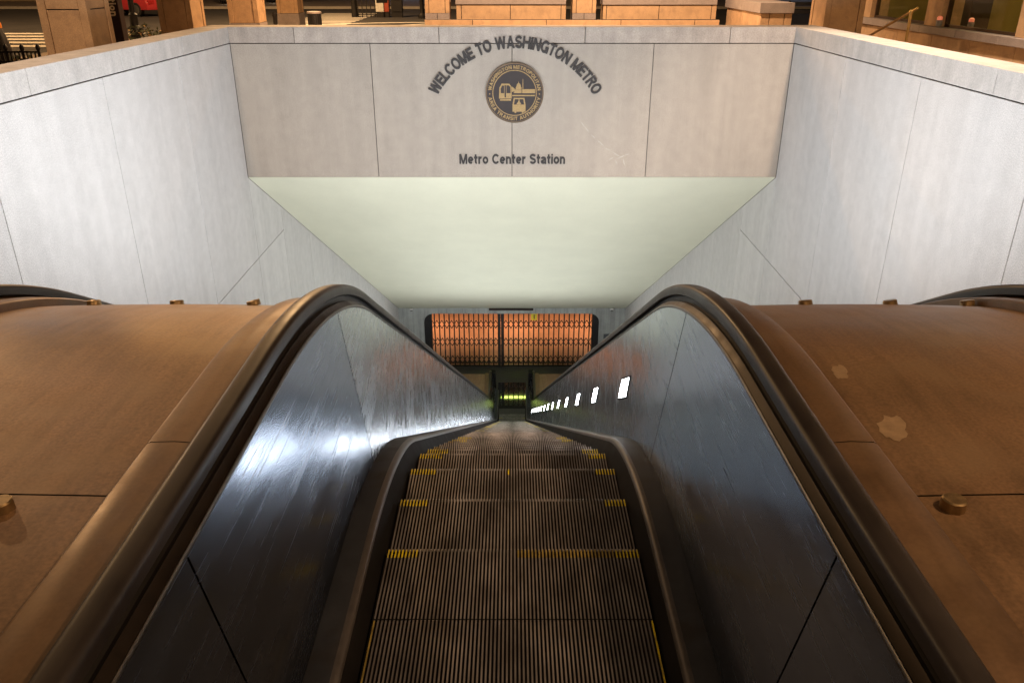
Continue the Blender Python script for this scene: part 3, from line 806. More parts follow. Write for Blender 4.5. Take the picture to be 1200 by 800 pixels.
def stone_block(mb, x0, x1, y0, y1, zs, edge=.12, gap=.008, faces='f'):
    """slab facing proud of a core: edge strips and stacked middle panels on the front and one side"""
    for za, zb in zip(zs[:-1], zs[1:]):
        mb.box(x0, x1, y0, y1, za + gap, zb - gap, 0)

def pier(px0, px1, d, depth, zb, h, label, joints, edge=.16, side='r'):
    a = at_d(px0, 20, d); b = at_d(px1, 20, d)
    Y = a.y; w = b.x - a.x
    root = empty('stone_pier', ((a.x + b.x)/2, Y + depth/2, 0), label=label, cat='pier', group='stone piers along the street')
    hw, hd = w/2, depth/2; t = .03; g = .008
    mb = MB(); mb.box(-hw + t, hw - t, -hd + t, hd - t, 0, h); mb.build('pier_core', M['joint'], root)
    mb = MB(); e = edge * w
    zs = [z for z in joints if z > zb] ; zs = [zb] + zs + [h]
    for za, zc in zip(zs[:-1], zs[1:]):
        for (u0, u1) in ((-hw + e, hw - e),):
            mb.box(u0 + g, u1 - g, -hd + .012, -hd + t + .001, za + g, zc - g)
            mb.box(u0 + g, u1 - g, hd - t - .001, hd - .012, za + g, zc - g)
        ed = edge * depth
        for sx in (-1, 1):
            xa, xb = sx*(hw - t - .001), sx*(hw - .012)
            mb.box(min(xa, xb), max(xa, xb), -hd + ed + g, hd - ed - g, za + g, zc - g)
    for sx in (-1, 1):
        for sy in (-1, 1):
            x0, x1 = sorted((sx*hw, sx*(hw - e))); y0, y1 = sorted((sy*hd, sy*(hd - edge*depth)))
            mb.box(x0, x1, y0, y1, zb + g, h)
    mb.build('pier_facing', M['pier'], root, bevel=.004)
    # base course in grey stone
    mb = MB(); q = .012
    for k in (0, 1):
        mb.box(-hw - q + k*(hw + q) + .003, k*(hw + q) - .003 if k else -.003, -hd - q, hd + q, 0, zb - .004) if not k else mb.box(.003, hw + q, -hd - q, hd + q, 0, zb - .004)
    mb.build('pier_base', M['pier_grey'], root, bevel=.004)
    return root
pier(46, 103, 11.9, .75, .5, 5.2, 'nearest stone pier, beside the dark station sign', [.95, 1.66, 2.9, 4.0])
pier(186, 225, 17.4, .80, .45, 5.2, 'second stone pier, between the red car and the road', [.9, 1.9, 3.0, 4.1])
pier(268, 303, 21.6, .72, .88, 5.2, 'third stone pier, its grey base just above the wall coping', [1.9, 3.0, 4.1])
pier(325.5, 350, 28.0, .85, .80, 5.2, 'fourth stone pier, between black post and litter bin', [1.9, 3.0, 4.1])
pr = pier(966, 1012, 15.2, .80, .3, 5.2, 'stone pier on the right next to the lit shop windows', [.9, 2.1, 3.2, 4.2], edge=.14)

# low stone walls and piers behind the front wall
def low_wall(px0, px1, d, py_lo, py_hi, name, label, cuts, cap, depth=.6, zb=None):
    a = at_d(px0, py_lo, d); b = at_d(px1, py_hi, d); Y = a.y
    root = empty(name, ((a.x+b.x)/2, Y, 0), label=label, cat='stone wall', group='low stone walls across the pavement')
    hw = (b.x - a.x)/2; g = .008
    mb = MB(); mb.box(-hw + .02, hw - .02, .02, depth - .02, 0, b.z - .002); mb.build('wall_core', M['joint'], root)
    mb = MB(); xs = [-hw] + [at_d(c, 10, d).x - (a.x+b.x)/2 for c in cuts] + [hw]
    for u0, u1 in zip(xs[:-1], xs[1:]):
        mb.box(u0 + g, u1 - g, 0, .1, .4, b.z - g); mb.box(u0 + g, u1 - g, 0, .1, 0, .4 - g)
    for sx in (-1, 1):
        x0, x1 = sorted((sx*(hw - .001 - g), sx*(hw - .06))); mb.box(x0, x1, .11, depth, 0, b.z - g)
    mb.build('wall_facing', M['pier'], root, bevel=.004)
    if cap:
        mb = MB()
        for u0, u1 in zip(xs[:-1], xs[1:]): mb.box(u0 - .02 + g, u1 + .02 - 2*.02 - g if False else u1 - g, -.03, depth + .03, b.z, b.z + cap)
        mb.build('wall_cap', M['pier_grey'], root, bevel=.006)
    return root
low_wall(535, 663, 20.6, 31, 5, 'planter_wall', 'low stone wall block with grey cap, straight above the seal', [541, 598, 657], .34)
low_wall(705.5, 838, 20.6, 31, 5.5, 'planter_wall', 'low stone wall block with grey cap, right of the narrow stone pier', [710, 771, 832], .34)
low_wall(498, 842, 20.0, 40, 23, 'plinth_wall', 'long low stone plinth just above the front wall coping', [554, 640, 727, 813], 0, depth=.25)
def small_pier(px0, px1, label):
    a = at_d(px0, 20, 20.5); b = at_d(px1, 20, 20.5); z1 = at_d(600, 15.5, 20.5).z; z0 = at_d(600, 22, 20.5).z
    root = empty('stone_pier', ((a.x+b.x)/2, a.y + .3, 0), label=label, cat='pier', group='stone piers along the street')
    hw = (b.x-a.x)/2; g = .007
    mb = MB(); mb.box(-hw, -g, -.34, .3, z0 - .3, z1 - g); mb.box(g, hw, -.34, .3, z0 - .3, z1 - g); mb.build('pier_base', M['pier_grey'], root, bevel=.004)
    mb = MB(); mb.box(-hw + .02, hw - .02, -.29, .29, z0 - .3, 5); mb.build('pier_core', M['joint'], root)
    mb = MB(); e = .09
    for u0, u1 in ((-hw, -hw + e), (-hw + e + 2*g, hw - e - 2*g), (hw - e, hw)): mb.box(u0, u1, -.31, .31, z1, 5)
    mb.build('pier_facing', M['pier'], root, bevel=.004)
small_pier(498.5, 526.5, 'stone pier at the left end of the low wall, facing the open street')
small_pier(670.5, 698, 'narrow stone pier standing between the two low wall blocks')
# corner planter on the right
root = empty('planter_wall', (5.85, 20.8, 0), label='stone corner block with overhanging grey cap, left of the window pier', cat='stone wall', group='low stone walls across the pavement')
mb = MB()
for (y0, y1) in ((-1.5, -.06), (-.045, 1.5)): mb.box(-.35, -.29, y0, y1, 0, 1.31)
for (x0, x1) in ((-.345, -.16), (-.145, .17), (.185, .345)): mb.box(x0, x1, -1.56, -1.5, 0, 1.31)
mb.build('wall_facing', M['pier'], root, bevel=.004)
mb = MB(); mb.box(-.285, .345, -1.49, 1.5, 0, 1.30); mb.build('wall_core', M['joint'], root)
mb = MB(); mb.box(-.39, .37, -1.6, -.01, 1.314, 1.53); mb.box(-.39, .37, .002, 1.6, 1.314, 1.53); mb.build('wall_cap', M['pier_grey'], root, bevel=.008)

# window building on the right
BX = 8.0
bld = empty('shop_building', (BX, 16, 0), label='stone shop front on the right with dim lit windows above a sill', cat='building')
def by(px): return BX * FPX / (px - 600) * 1.076
sill = at_d(1012, 20, BX * FPX / 412).z
yA, yB_, yC, yD = by(1018), by(1083), by(1101), by(1193)
mb = MB(); z0 = sill - .13
cuts = [22.0, 19.6, 17.9, 16.4, 15.0, 13.6, 12.2, 10.8, 8.5]
for c0, c1 in zip(cuts[:-1], cuts[1:]): mb.box(0, .5, c1 - 16 + .006, c0 - 16 - .006, .45, z0 - .006); mb.box(-.06, .5, c1 - 16 + .004, c0 - 16 - .004, 0, .44)
mb.build('plinth', M['pier'], bld, bevel=.006)
mb = MB()
for c0, c1 in zip(cuts[:-1], cuts[1:]): mb.box(-.09, .5, c1 - 16 + .004 + .4, c0 - 16 - .004 + .4, z0, sill)
mb.build('sill', M['pier_grey'], bld, bevel=.008)
mb = MB()
for (a, b) in ((22.4, yA), (yB_, yC), (yD, 8.9)): mb.box(0.02, .42, b - 16, a - 16, sill + .001, 5)
mb.box(.02, .42, 8.9 - 16, 22.4 - 16, 5.001, 6); mb.build('wall', M['pier'], bld, bevel=.006)
M['glass'] = mat('window_glass', (.9,.9,.9), .03, var=0)
_b = M['glass'].node_tree.nodes['Principled BSDF']; _b.inputs['Transmission Weight'].default_value = 1.; _b.inputs['IOR'].default_value = 1.15
M['frame'] = mat('bronze_window_frame', (.08,.05,.03), .4, .6)
M['room'] = mat('yellow_room_wall', (.42,.34,.12), .8, var=.15, scale=1.5)
for (a, b) in ((yA, yB_), (yC, yD)):
    mb = MB(); t = .05
    mb.box(.12, .2, b - 16 + .002, b - 16 + t, sill + .002, 4.98); mb.box(.12, .2, a - 16 - t, a - 16 - .002, sill + .002, 4.98)
    mb.box(.12, .2, b - 16 + t + .001, a - 16 - t - .001, sill + .002, sill + .05); mb.box(.12, .2, b - 16 + t + .001, a - 16 - t - .001, 4.93, 4.98)
    f = mb.build('window', M['frame'], bld, bevel=.004)
    mb = MB(); mb.box(.155, .161, b - 16 + t + .001, a - 16 - t - .001, sill + .051, 4.929); mb.build('pane', M['glass'], f)
mb = MB(); mb.box(2.6, 2.7, 8.9 - 16, 22.4 - 16, 0, 5); mb.box(.43, 2.6, 22.3 - 16, 22.4 - 16, 0, 5); mb.box(.43, 2.6, 8.9 - 16, 9.0 - 16, 0, 5); mb.box(.43, 2.6, 9.0-16, 22.3-16, 4.9, 5.0); mb.box(.43, 2.6, 9.0-16, 22.3-16, .6, .65)
mb.build('interior_wall', M['room'], bld)
M['screen'] = mat('pale_partition', (.55,.45,.18), .7, var=.1)
mb = MB(); mb.box(1.6, 1.64, 15.3 - 16, 16.0 - 16, .66, 4); mb.box(1.4, 1.46, 18.2 - 16, 18.7 - 16, .66, 4); mb.build('partition', M['screen'], bld)
M['darkwood'] = mat('dark_furniture', (.03,.022,.016), .5)
mb = MB(); mb.box(.9, 1.4, 13.2 - 16, 15.2 - 16, .66, 1.45); mb.box(.9, 1.3, 16.9 - 16, 18.1 - 16, .66, 1.75); mb.build('counter', M['darkwood'], bld, bevel=.02)
M['grey_item'] = mat('grey_shop_item', (.30,.30,.30), .5)
root = empty('desk_fan', (BX + .55, by(1166), sill + .01), label='grey fan standing inside the right hand shop window', cat='fan')
mb = MB(); mb.lathe((0,0,0), [(.14,0),(.14,.03),(.04,.05),(.02,.10),(.02,.28)], 16); mb.build('stand', M['grey_item'], root, smooth=40)
mb = MB(); mb.cyl((-.05,0,.42),(.06,0,.42),.17,n=24); mb.cyl((-.08,0,.42),(-.051,0,.42),.06,n=16); mb.build('fan_head', M['grey_item'], root, smooth=40)
M['red_glint'] = emis('red_glint', (1.,.08,.03), .45)  # added glow standing in for red reflections at the shop window
for k, px in enumerate((1100.5, 1112)):
    p = at_d(px, 19, BX * FPX / (px - 600) - .35 - .0*k)
    root = empty('red_glint', (BX + .02 if k == 0 else BX + .30, by(px) - (.0 if k == 0 else .25), sill + .12), label='red glow added for a reflection, %s the shop window' % ('on the stone post beside' if k == 0 else 'set on the ledge inside'), cat='lamp', group='added red glows at the shop window')
    mb = MB(); mb.lathe((0,0,0), [(.05,-.11),(.055,-.02),(.05,0)], 14); mb.build('glint_base', M['grey_item'], root, smooth=40)
    mb = MB(); mb.lathe((0,0,0), [(.048,.001),(.045,.05),(.02,.07)], 14); mb.build('glint_glow', M['red_glint'], root, smooth=40)
# brass stair handrail
M['brass'] = mat('brass_rail', (.50,.33,.12), .3, .9, var=.2, scale=8)
t1 = at_d(1068, 14, 13.2); e1 = at_d(1016, 44, 15.4)
rail = empty('stair_handrail', (t1.x, t1.y, 0), label='thin brass stair handrail sloping down behind the right coping', cat='handrail')
def loc(p): return Vector((p.x - t1.x, p.y - t1.y, p.z))
mb = MB(); mb.cyl(loc(t1) + Vector((.0,0,.0)), loc(e1), .021, n=10); mb.cyl(loc(e1), loc(e1) + Vector((-.08,.25,-.02)), .021, n=10); mb.cyl(loc(t1), loc(t1) + Vector((.05,-.1,.06)), .021, n=10); mb.build('top_rail', M['brass'], rail, smooth=40)
mb = MB(); mb.cyl((0,0,0), loc(t1), .024, n=10); mb.lathe(loc(t1), [(.03,-.04),(.034,0),(.026,.03)], 10); mb.build('post', M['brass'], rail, smooth=40)
mb = MB(); q = loc(e1); mb.cyl((q.x, q.y, 0), q, .024, n=10); mb.build('post', M['brass'], rail, smooth=40)

# station pylon sign
p = at_d(134.5, 20, 15.2)
pyl = empty('station_pylon', (p.x, p.y, 0), label='tall dark brown station pylon with vertical pale lettering beside the nearest pier', cat='sign')
M['pylon'] = mat('dark_brown_pylon', (.028,.014,.010), .45, .3, var=.15)
M['white_letter'] = mat('white_letter', (.72,.62,.42), .6, var=.05)
mb = MB(); mb.box(-.18, .18, -.18, .02, 0, 4.6); mb.build('pylon_shaft', M['pylon'], pyl, bevel=.012)
mb = MB(); zb_ = at_d(137, 18.5, 15.2).z; ts = .125
glyphs(mb, 'Metro Center Station', ts, lambda u: Matrix.Translation((.02, -.1815, zb_ + 1.72 * (1 - u))) @ Matrix.Rotation(R_(90), 4, 'Y') @ UP, .003, length=1.72)
mb.build('pylon_lettering', M['white_letter'], pyl)
# lamp post
lp = at_z(161, 47)
def lamp_post(p, label, power, build=True):
    root = empty('street_lamp', (p.x, p.y, 0), label=label, cat='street lamp', group='street lamps')
    mb = MB(); mb.lathe((0,0,0), [(.26,0),(.26,.06),(.21,.10),(.20,.28),(.26,.32),(.24,.40),(.15,.46),(.13,.75),(.15,.80),(.10,.86)], 16); mb.build('lamp_base', M['black_iron'], root, smooth=35)
    mb = MB(); mb.lathe((0,0,0), [(.095,.86),(.075,4.2)], 14); mb.build('pole', M['black_iron'], root, smooth=40)
    mb = MB(); mb.lathe((0,0,0), [(.10,4.2),(.16,4.35),(.24,4.6),(.20,4.9),(.08,5.05)], 18); mb.build('globe', M['sodium'], root, smooth=60)
    l = bpy.data.lights.new('lamp_light', 'POINT'); l.energy = power; l.color = (1,.50,.16); l.shadow_soft_size = .25
    lo = bpy.data.objects.new('lamp_light', l); COL.objects.link(lo); lo.parent = root; lo.location = (.0, 0, 5.4)
    return root
M['sodium'] = emis('sodium_globe', (1,.55,.2), 6)
lamp_post(lp, 'black street lamp post with flared base beside the red car', 900)
# plants round the lamp base
M['leaf'] = mat('dark_leaves', (.045,.055,.02), .6, var=.4, scale=20)
M['pale_leaf'] = mat('pale_flowers', (.45,.30,.14), .6, var=.4, scale=20)
def tuft(x, y, r, h, n, name, label, group, mats=('leaf','pale_leaf'), z=0.):
    mb = MB()
    for i in range(n):
        a = random.random()*6.283; q = r*math.sqrt(random.random()); zz = z + h*(.1+.9*random.random())*(1 - .5*(q/r)**2)
        c = Vector((x*0 + q*math.cos(a), q*math.sin(a), zz)); s = .035 + .05*random.random()
        u = Vector((random.gauss(0,1), random.gauss(0,1), random.gauss(0,.6))).normalized(); w = u.orthogonal().normalized()
        mb.add([c - u*s, c + w*s*.5, c + u*s, c - w*s*.5], [(0,1,2,3)], 1 if random.random() < .16 else 0)
    o = mb.build(name, [M[m] for m in mats]); o.location = (x, y, 0)
    return tag(o, label, 'plant', group)
tuft(lp.x + .4, lp.y - .5, .75, .55, 260, 'flower_plant', 'low flowering plant at the foot of the street lamp', 'street planting')
# iron railing at the far left
ia = at_d(-30, 62, 17.); ib = at_d(52, 62, 17.2)
fen = empty('iron_railing', ((ia.x+ib.x)/2, ia.y, 0), label='low black iron railing round a planting bed at the far left', cat='railing')
mb = MB(); hwid = (ib.x-ia.x)/2; ztop = at_d(20, 53, 17).z
n = 17
for i in range(n):
    x = -hwid + 2*hwid*i/(n-1); mb.box(x-.012, x+.012, -.012, .012, .05, ztop - .12)
for z in (.12, ztop - .34, ztop - .15): mb.box(-hwid, hwid, -.014, .014, z, z + .035)
mb.build('bars', M['black_iron'], fen)
for i in range(0, n, 4):
    x = -hwid + 2*hwid*i/(n-1); mb = MB(); mb.lathe((x,-.0,0), [(.03,0),(.03,ztop-.1),(.045,ztop-.08),(.045,ztop-.03),(.02,ztop+.02)], 10); mb.build('post', M['black_iron'], fen, smooth=40)
for k in range(3): tuft(ia.x + .6 + k*.75, ia.y + .7, .55, .5 + .06*k, 240, 'bed_plant', ['dark bed plant at the left end of the iron railing', 'dark bed plant behind the middle of the iron railing', 'dark bed plant behind the iron railing nearest the first pier'][k], 'plants behind the iron railing')
# post with an orange cap at the edge
pe = at_d(-1, 45, 18.5)
root = empty('capped_bollard', (pe.x, pe.y, 0), label='black bollard with a shiny orange cap at the far left edge', cat='bollard')
zt = at_d(0, 33, 18.5).z; ze = at_d(0, 21, 18.5).z
mb = MB(); mb.lathe((0,0,0), [(.22,0),(.21,zt*.5),(.16,zt-.2),(.10,zt)], 18); mb.build('bollard_body', M['black_iron'], root, smooth=40)
M['orange'] = mat('orange_plastic', (.75,.25,.03), .3, var=.1)
mb = MB(); mb.lathe((0,0,0), [(.11,zt+.002),(.115,zt+.06),(.09,ze-.06),(.04,ze)], 18); mb.build('bollard_cap', M['orange'], root, smooth=60)
# litter bin
p = at_d(369.5, 31, 25); zt = at_d(369, 13.5, 25).z
root = empty('litter_bin', (p.x, p.y, 0), label='dark slatted litter bin with a pale rim beside the fourth pier', cat='litter bin')
mb = MB()
for i in range(20):
    a = 2*math.pi*i/20; Mx = Matrix.Rotation(a, 4, 'Z'); mb.box(.19, .21, -.024, .024, .04, zt - .06, M=Mx)
mb.build('slats', M['black_iron'], root)
mb = MB(); mb.lathe((0,0,0), [(.185,.03),(.185,zt-.07)], 20); mb.build('liner', M['dark_steel'], root, smooth=40)
mb = MB(); mb.lathe((0,0,0), [(.215,zt-.055),(.225,zt-.05),(.225,zt),(.17,zt+.005)], 24); mb.build('rim', M['pier_grey'], root, smooth=40)
# black post left of the fourth pier
p = at_d(324, 31, 26.5); root = empty('street_post', (p.x - .02, p.y, 0), label='slim black post with round head just left of the fourth pier', cat='post'); zt = at_d(324, 14, 26.5).z
mb = MB(); mb.lathe((0,0,0), [(.10,0),(.10,.12),(.075,.16),(.065,zt-.16),(.09,zt-.12),(.085,zt-.02),(.04,zt)], 14); mb.build('post_shaft', M['black_iron'], root, smooth=40)
# barrier fence and newspaper boxes
p = at_z(440, 20.5); root = empty('barrier_fence', (p.x, p.y, 0), label='short black barrier fence across the plaza beyond the crosswalk', cat='fence')
mb = MB(); hwid = .85
for i in range(9): x = -hwid + 2*hwid*i/8; mb.box(x-.02, x+.02, -.02, .02, .0, 1.0)
for z in (.12, .5, .96): mb.box(-hwid, hwid, -.018, .018, z, z+.04)
mb.build('bars', M['black_iron'], root)
mb = MB(); mb.lathe((-hwid-.18,0,0), [(.16,0),(.14,.9),(.18,1.0),(.10,1.25)], 12); mb.build('post', M['black_iron'], root, smooth=40)
M['box_red'] = mat('red_box_paint', (.32,.06,.03), .4); M['box_white'] = mat('white_box_paint', (.6,.58,.52), .4)
for (px, w, h, key, lab) in ((447, .46, 1.35, 'box_white', 'white framed newspaper box with dark window beside the barrier fence'), (453.5, .30, 1.35, 'box_red', 'red newspaper box between white and black boxes'), (466, .55, 1.6, 'black_iron', 'tall black newspaper box in front of the lit shop')):
    p = at_z(px, 20.5); root = empty('newspaper_box', (p.x, p.y, 0), label=lab, cat='newspaper box', group='newspaper boxes on the far plaza')
    mb = MB(); mb.box(-w/2, w/2, -.2, .2, .25, h); mb.build('box_body', M[key], root, bevel=.03)
    mb = MB(); mb.box(-w/2+.05, w/2-.05, -.215, -.201, h*.5, h-.12); mb.build('box_window', M['dark_steel'], root, bevel=.004)
    mb = MB(); mb.box(-w/2+.02, w/2-.02, -.17, .17, 0, .249); mb.build('box_stand', M['black_iron'], root)
p = at_z(495, 22.); root = empty('street_post', (p.x, p.y, 0), label='stout black post left of the pier at the low wall end', cat='post')
mb = MB(); mb.lathe((0,0,0), [(.2,0),(.2,.15),(.11,.25),(.10,1.1),(.15,1.18),(.14,1.5),(.05,1.6)], 14); mb.build('post_shaft', M['black_iron'], root, smooth=40)

# cars
M['tyre'] = mat('tyre', (.015,.015,.015), .8); M['rim'] = mat('alloy_rim', (.45,.43,.40), .3, .9)
M['cglass'] = mat('car_glass', (.02,.022,.025), .06, 0, var=0, spec=.8)
M['head'] = emis('headlight', (1,.86,.62), 9); M['tail'] = mat('tail_lamp', (.35,.02,.02), .3)
def car(loc, rz, paint, label, lit):
    root = empty('parked_car' if not lit else 'car', loc, rz, label=label, cat='car', group='cars in the street')
    prof = [(-2.2,.32),(-2.24,.55),(-2.12,.86),(-1.45,.93),(-.75,1.38),(.55,1.42),(1.45,.98),(2.1,.90),(2.2,.62),(2.15,.30)]
    rows = []
    for (y, k, hh) in ((-.86,.94,0),(-.90,1,0),(-.72,1,0),(.72,1,0),(.90,1,0),(.86,.94,0)):
        rows.append(y)
    mb = MB(); n = len(prof); vs = []
    ysl = [(-.90, .0), (-.89, .35), (-.60, 1.), (.60, 1.), (.89, .35), (.90, .0)]
    for (y, t) in ysl:
        for (x, z) in prof:
            if z > 1.1: yy = y * .80; zz = z if abs(y) < .7 else z - .04
            else: yy = y; zz = z - (0 if abs(y) < .7 else .05 * (z > .8))
            xx = x * (1. if abs(y) < .7 else .975)
            vs.append((xx, yy, zz))
    fs = []
    for r in range(len(ysl) - 1):
        for i in range(n):
            j = (i+1) % n; fs.append((r*n+i, r*n+j, (r+1)*n+j, (r+1)*n+i))
    fs += [tuple(range(n)), tuple(range((len(ysl)-1)*n, len(ysl)*n))]
    mb.add(vs, fs); mb.build('body', paint, root, smooth=35, bevel=.02)
    mb = MB()
    for sy in (-1, 1):
        mb.prism([(-1.25,.97),(-.72,1.33),(.5,1.36),(1.25,1.0)], 'y', sy*.735, sy*.86)
    mb.build('side_window', M['cglass'], root)
    for x in (-1.35, 1.35):
        for sy in (-1, 1):
            mb = MB(); c = Vector((x, sy*.80, .33))
            mb.cyl(c + Vector((0,-.11,0)), c + Vector((0,.125 if sy > 0 else -.0,0)) if False else c + Vector((0,.115,0)), .33, n=24)
            w = mb.build('wheel', M['tyre'], root, smooth=40)
            mb = MB(); mb.cyl(c + Vector((0,sy*.116,0)), c + Vector((0,sy*.125,0)), .21, .17, n=18); mb.build('rim', M['rim'], w, smooth=40)
    for sy in (-1, 1):
        mb = MB(); mb.box(2.14, 2.225, sy*.62-.17, sy*.62+.17, .62, .78); mb.build('headlight', M['head'] if lit else M['rim'], root, bevel=.02)
        mb = MB(); mb.box(-2.245, -2.13, sy*.66-.16, sy*.66+.16, .60, .78); mb.build('tail_lamp', M['tail'], root, bevel=.02)
    return root
def paint(name, col):
    m = mat(name, col, .25, .0, var=.03); m.node_tree.nodes['Principled BSDF'].inputs['Coat Weight'].default_value = .6; return m
p = at_z(163, 19.5); car((p.x - .7, p.y + 1.1, 0), R_(152), paint('red_paint', (.42,.035,.04)), 'glossy red car parked beyond the street lamp post', False)
p = at_z(254, 7.5); car((p.x + .6, p.y + 2, 0), R_(-70), paint('black_paint', (.02,.02,.022)), 'black car with lit headlights, framed by the second and third piers', True)
p = at_z(317, 6); car((p.x + .3, p.y + 2, 0), R_(-75), paint('grey_paint', (.10,.09,.085)), 'grey car with lit headlights, framed by the third and fourth piers', True)

# far buildings (only their feet are in view)
def far_building(x0, x1, y, h, m, label, opens, lit, name='far_building'):
    root = empty(name, ((x0+x1)/2, y, 0), label=label, cat='building')
    cx = (x0+x1)/2
    mb = MB(); t = .4; xs = [x0] + sum([[a, b] for a, b in opens], []) + [x1]
    for a, b in zip(xs[::2], xs[1::2]): mb.box(a - cx, b - cx, 0, t, 0, 4)
    mb.box(x0 - cx, x1 - cx, 0, t, 4.002, h); mb.box(x0 - cx, x1 - cx, 3, 3.3, 0, h); mb.build('wall', m, root)
    for i, (a, b) in enumerate(opens):
        mb = MB(); mb.box(a - cx + .03, b - cx - .03, .2, .25, .3, 3.98); mb.build('window', lit[i], root)
        mb = MB(); mb.box(a - cx + .002, b - cx - .002, .1, .38, .0, .29); mb.build('stall_riser', M['dark_steel'], root)
    return root
M['beige'] = mat('beige_facade', (.34,.26,.16), .8, var=.15); M['brown'] = mat('brown_facade', (.07,.05,.035), .8, var=.3)
M['shop_warm'] = emis('warm_shop_window', (1,.55,.2), .35); M['shop_dark'] = mat('dark_shop_glass', (.02,.018,.016), .1, spec=.7)
M['shop_cool'] = emis('cool_shop_window', (.62,.72,1.), 1.5)
far_building(-70, -33.5, 62, 12, M['beige'], 'beige stone building across the street at the far left', [(-50,-47), (-40.5,-40.1)], [M['shop_dark'], M['shop_dark']])
far_building(-33, -13.6, 78, 14, M['brown'], 'dark building across the street behind the four piers', [(-30,-27),(-25.5,-23.2),(-21,-18.4),(-17,-15.2)], [M['shop_dark'], M['shop_warm'], M['shop_dark'], M['shop_dark']])
far_building(-13.4, 30, 72, 14, M['brown'], 'dark building across the plaza with a cool lit shop window', [(-12.6,-11.2),(-9.9,-7.2),(-5.5,-1),(2,6),(9,13),(17,21),(22,25)], [M['shop_dark'], M['shop_cool'], M['shop_dark'], M['shop_warm'], M['shop_dark'], M['shop_dark'], M['shop_cool']])
# dark metal shelf unit between corner block and window pier
p = at_d(940, 30, 24); root = empty('bench_rack', (p.x, p.y, 0), label='dark metal slatted bench between corner block and window pier', cat='bench')
mb = MB()
for z in (1.0, 1.22): mb.box(-.5, .5, -.03, .02, z, z + .1)
mb.build('backrest', M['dark_steel'], root, bevel=.01)
mb = MB(); mb.box(-.5, .5, -.45, -.05, .62, .68); mb.build('seat', M['dark_steel'], root, bevel=.01)
for sx in (-1, 1):
    mb = MB(); mb.box(sx*.46-.03, sx*.46+.03, -.03, .03, 0, 1.35); mb.box(sx*.46-.03, sx*.46+.03, -.45, -.39, 0, .62); mb.build('leg', M['dark_steel'], root)

# ------------------------------------------------------------------ lights
def area(name, loc, rot, sx, sy, power, col, parent=None, spread=None):
    l = bpy.data.lights.new(name, 'AREA'); l.shape = 'RECTANGLE'; l.size = sx; l.size_y = sy; l.energy = power; l.color = col
    if spread: l.spread = spread
    o = bpy.data.objects.new(name, l); COL.objects.link(o); o.location = loc; o.rotation_euler = rot
    if parent: o.parent = parent
    return o
COOL = (.90,.94,1.); GREEN = (.88,1.,.78)
# fluorescent troughs on the sloping covers between the escalators, below the crest
M['trough'] = mat('trough_housing', (.25,.25,.25), .5, .6)
M['fluor'] = emis('fluorescent', (.86,1.,.86), 3)
UPL = {}
for sx in (-1, 1):
    ORD = ['first','second','third','fourth','fifth','sixth','seventh','eighth']
    for k, s in enumerate((6.3, 9.1, 12.2, 15.7, 19.2, 22.7, 26.2, 29.7)):
        y, z = pt(s, .85); x = sx * 1.8
        root = empty('uplight', (x, y, z), label='fluorescent uplight trough on the %s bronze cover, %s down the slope' % ('left' if sx < 0 else 'right', ORD[k]), cat='lamp', group='uplight troughs on the bronze covers')
        root.rotation_euler = (-SL, 0, 0)
        mb = MB(); mb.box(-.09,.09,-1.25,1.25,-.03,.02); mb.build('housing', M['trough'], root, bevel=.01)
        mb = MB(); mb.cyl((0,-1.2,.034),(0,1.2,.034),.013,n=10); mb.build('tube', M['fluor'], root, smooth=50)
        area('uplight_light', (0,0,.06), (R_(180),0,0), .1, 2.4, [320,215,50,52,54,56,60,85][k] * (1 if sx < 0 else .88), COOL, root)
# tube in the hall behind the gate head
root = empty('tube_light', (0, YB + 2.1, OPZ + .07), label='long yellow green tube light behind the gate header', cat='lamp')
mb = MB(); mb.box(-1.3, 1.3, -.05, .05, .05, .12); mb.build('housing', M['trough'], root)
mb = MB(); mb.cyl((-1.25,0,.0),(1.25,0,.0),.04,n=10); mb.build('tube', M['tube'], root, smooth=50)
# hall lamps
for k, x in enumerate((-4.2, 0, 4.2)):
    root = empty('ceiling_lamp', (x, YB + 4.4, OPZ + 1.5), label='warm ceiling lamp panel in the hall behind the gate, %s' % ['left','middle','right'][k], cat='lamp', group='hall ceiling lamps')
    mb = MB(); mb.box(-.6,.6,-.3,.3,0,.06); mb.build('housing', M['trough'], root)
    area('lamp_light', (0,0,-.02), (0,0,0), 1.1, .5, 128, (1,.70,.40), root, spread=R_(95))
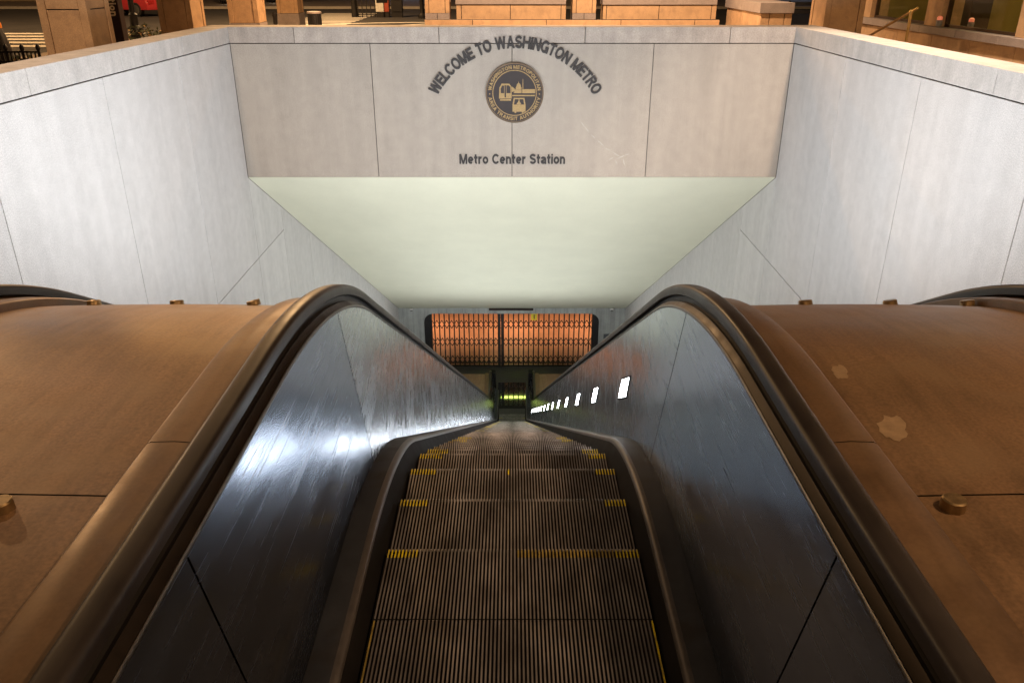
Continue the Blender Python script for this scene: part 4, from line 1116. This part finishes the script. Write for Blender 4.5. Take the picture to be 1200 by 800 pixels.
# shop interior
area('shop_light', (BX + 1.3, 16, 4.6), (0,0,0), 1.2, 6, 90, (1,.75,.3))
# sodium street lamps around the entrance (outside the frame)
def point(loc, power, col=(1,.52,.20), r=.2):
    l = bpy.data.lights.new('street_light', 'POINT'); l.energy = power; l.color = col; l.shadow_soft_size = r
    o = bpy.data.objects.new('street_light', l); COL.objects.link(o); o.location = loc; return o
WARM = (1,.62,.34)
def spot(loc, power, deg, col=WARM, tilt=(0,0,0)):
    l = bpy.data.lights.new('street_light', 'SPOT'); l.energy = power; l.color = col; l.shadow_soft_size = .2
    l.spot_size = R_(deg); l.spot_blend = .6
    o = bpy.data.objects.new('street_light', l); COL.objects.link(o); o.location = loc; o.rotation_euler = tilt; return o
point((-3.0, -5.0, 8.0), 620, WARM)
point((4.1, 1.2, 6.4), 950, WARM)
SOD = (1,.60,.30); PALE = (1,.74,.55)
spot((1.5, 17.2, 7.0), 6000, 112, (1,.66,.42), (R_(30),0,0))
spot((-5.3, 8.5, 7.0), 1600, 110, (1,.70,.48))
spot((5.3, 11.0, 7.0), 4300, 88, PALE)
spot((-4.2, 22.5, 6.5), 4000, 150, SOD)
spot((9.0, 22.0, 6.0), 500, 130, SOD)
point((-9, 38, 8), 6000, (1,.60,.28))
point((-25, 30, 8), 5000, (1,.60,.28))

# world: dim night sky
w = bpy.data.worlds.new('World'); scene.world = w; w.use_nodes = True
bg = w.node_tree.nodes['Background']; bg.inputs[0].default_value = (.007,.006,.006,1); bg.inputs[1].default_value = 1.

# ------------------------------------------------------------------ camera
cam = bpy.data.cameras.new('camera'); co = bpy.data.objects.new('camera', cam); COL.objects.link(co)
co.location = (0, 0, CAMZ); co.rotation_euler = (math.pi/2 - PITCH, 0, 0)
cam.sensor_width = 36; cam.lens = FPX / 1200 * 36; cam.clip_start = .05; cam.clip_end = 900
scene.camera = co
vs_ = scene.view_settings; vs_.view_transform = 'Standard'; vs_.look = 'None'; vs_.exposure = 0; vs_.gamma = 1
scene.render.engine = 'CYCLES'
scene.cycles.use_denoising = True
scene.cycles.max_bounces = 8
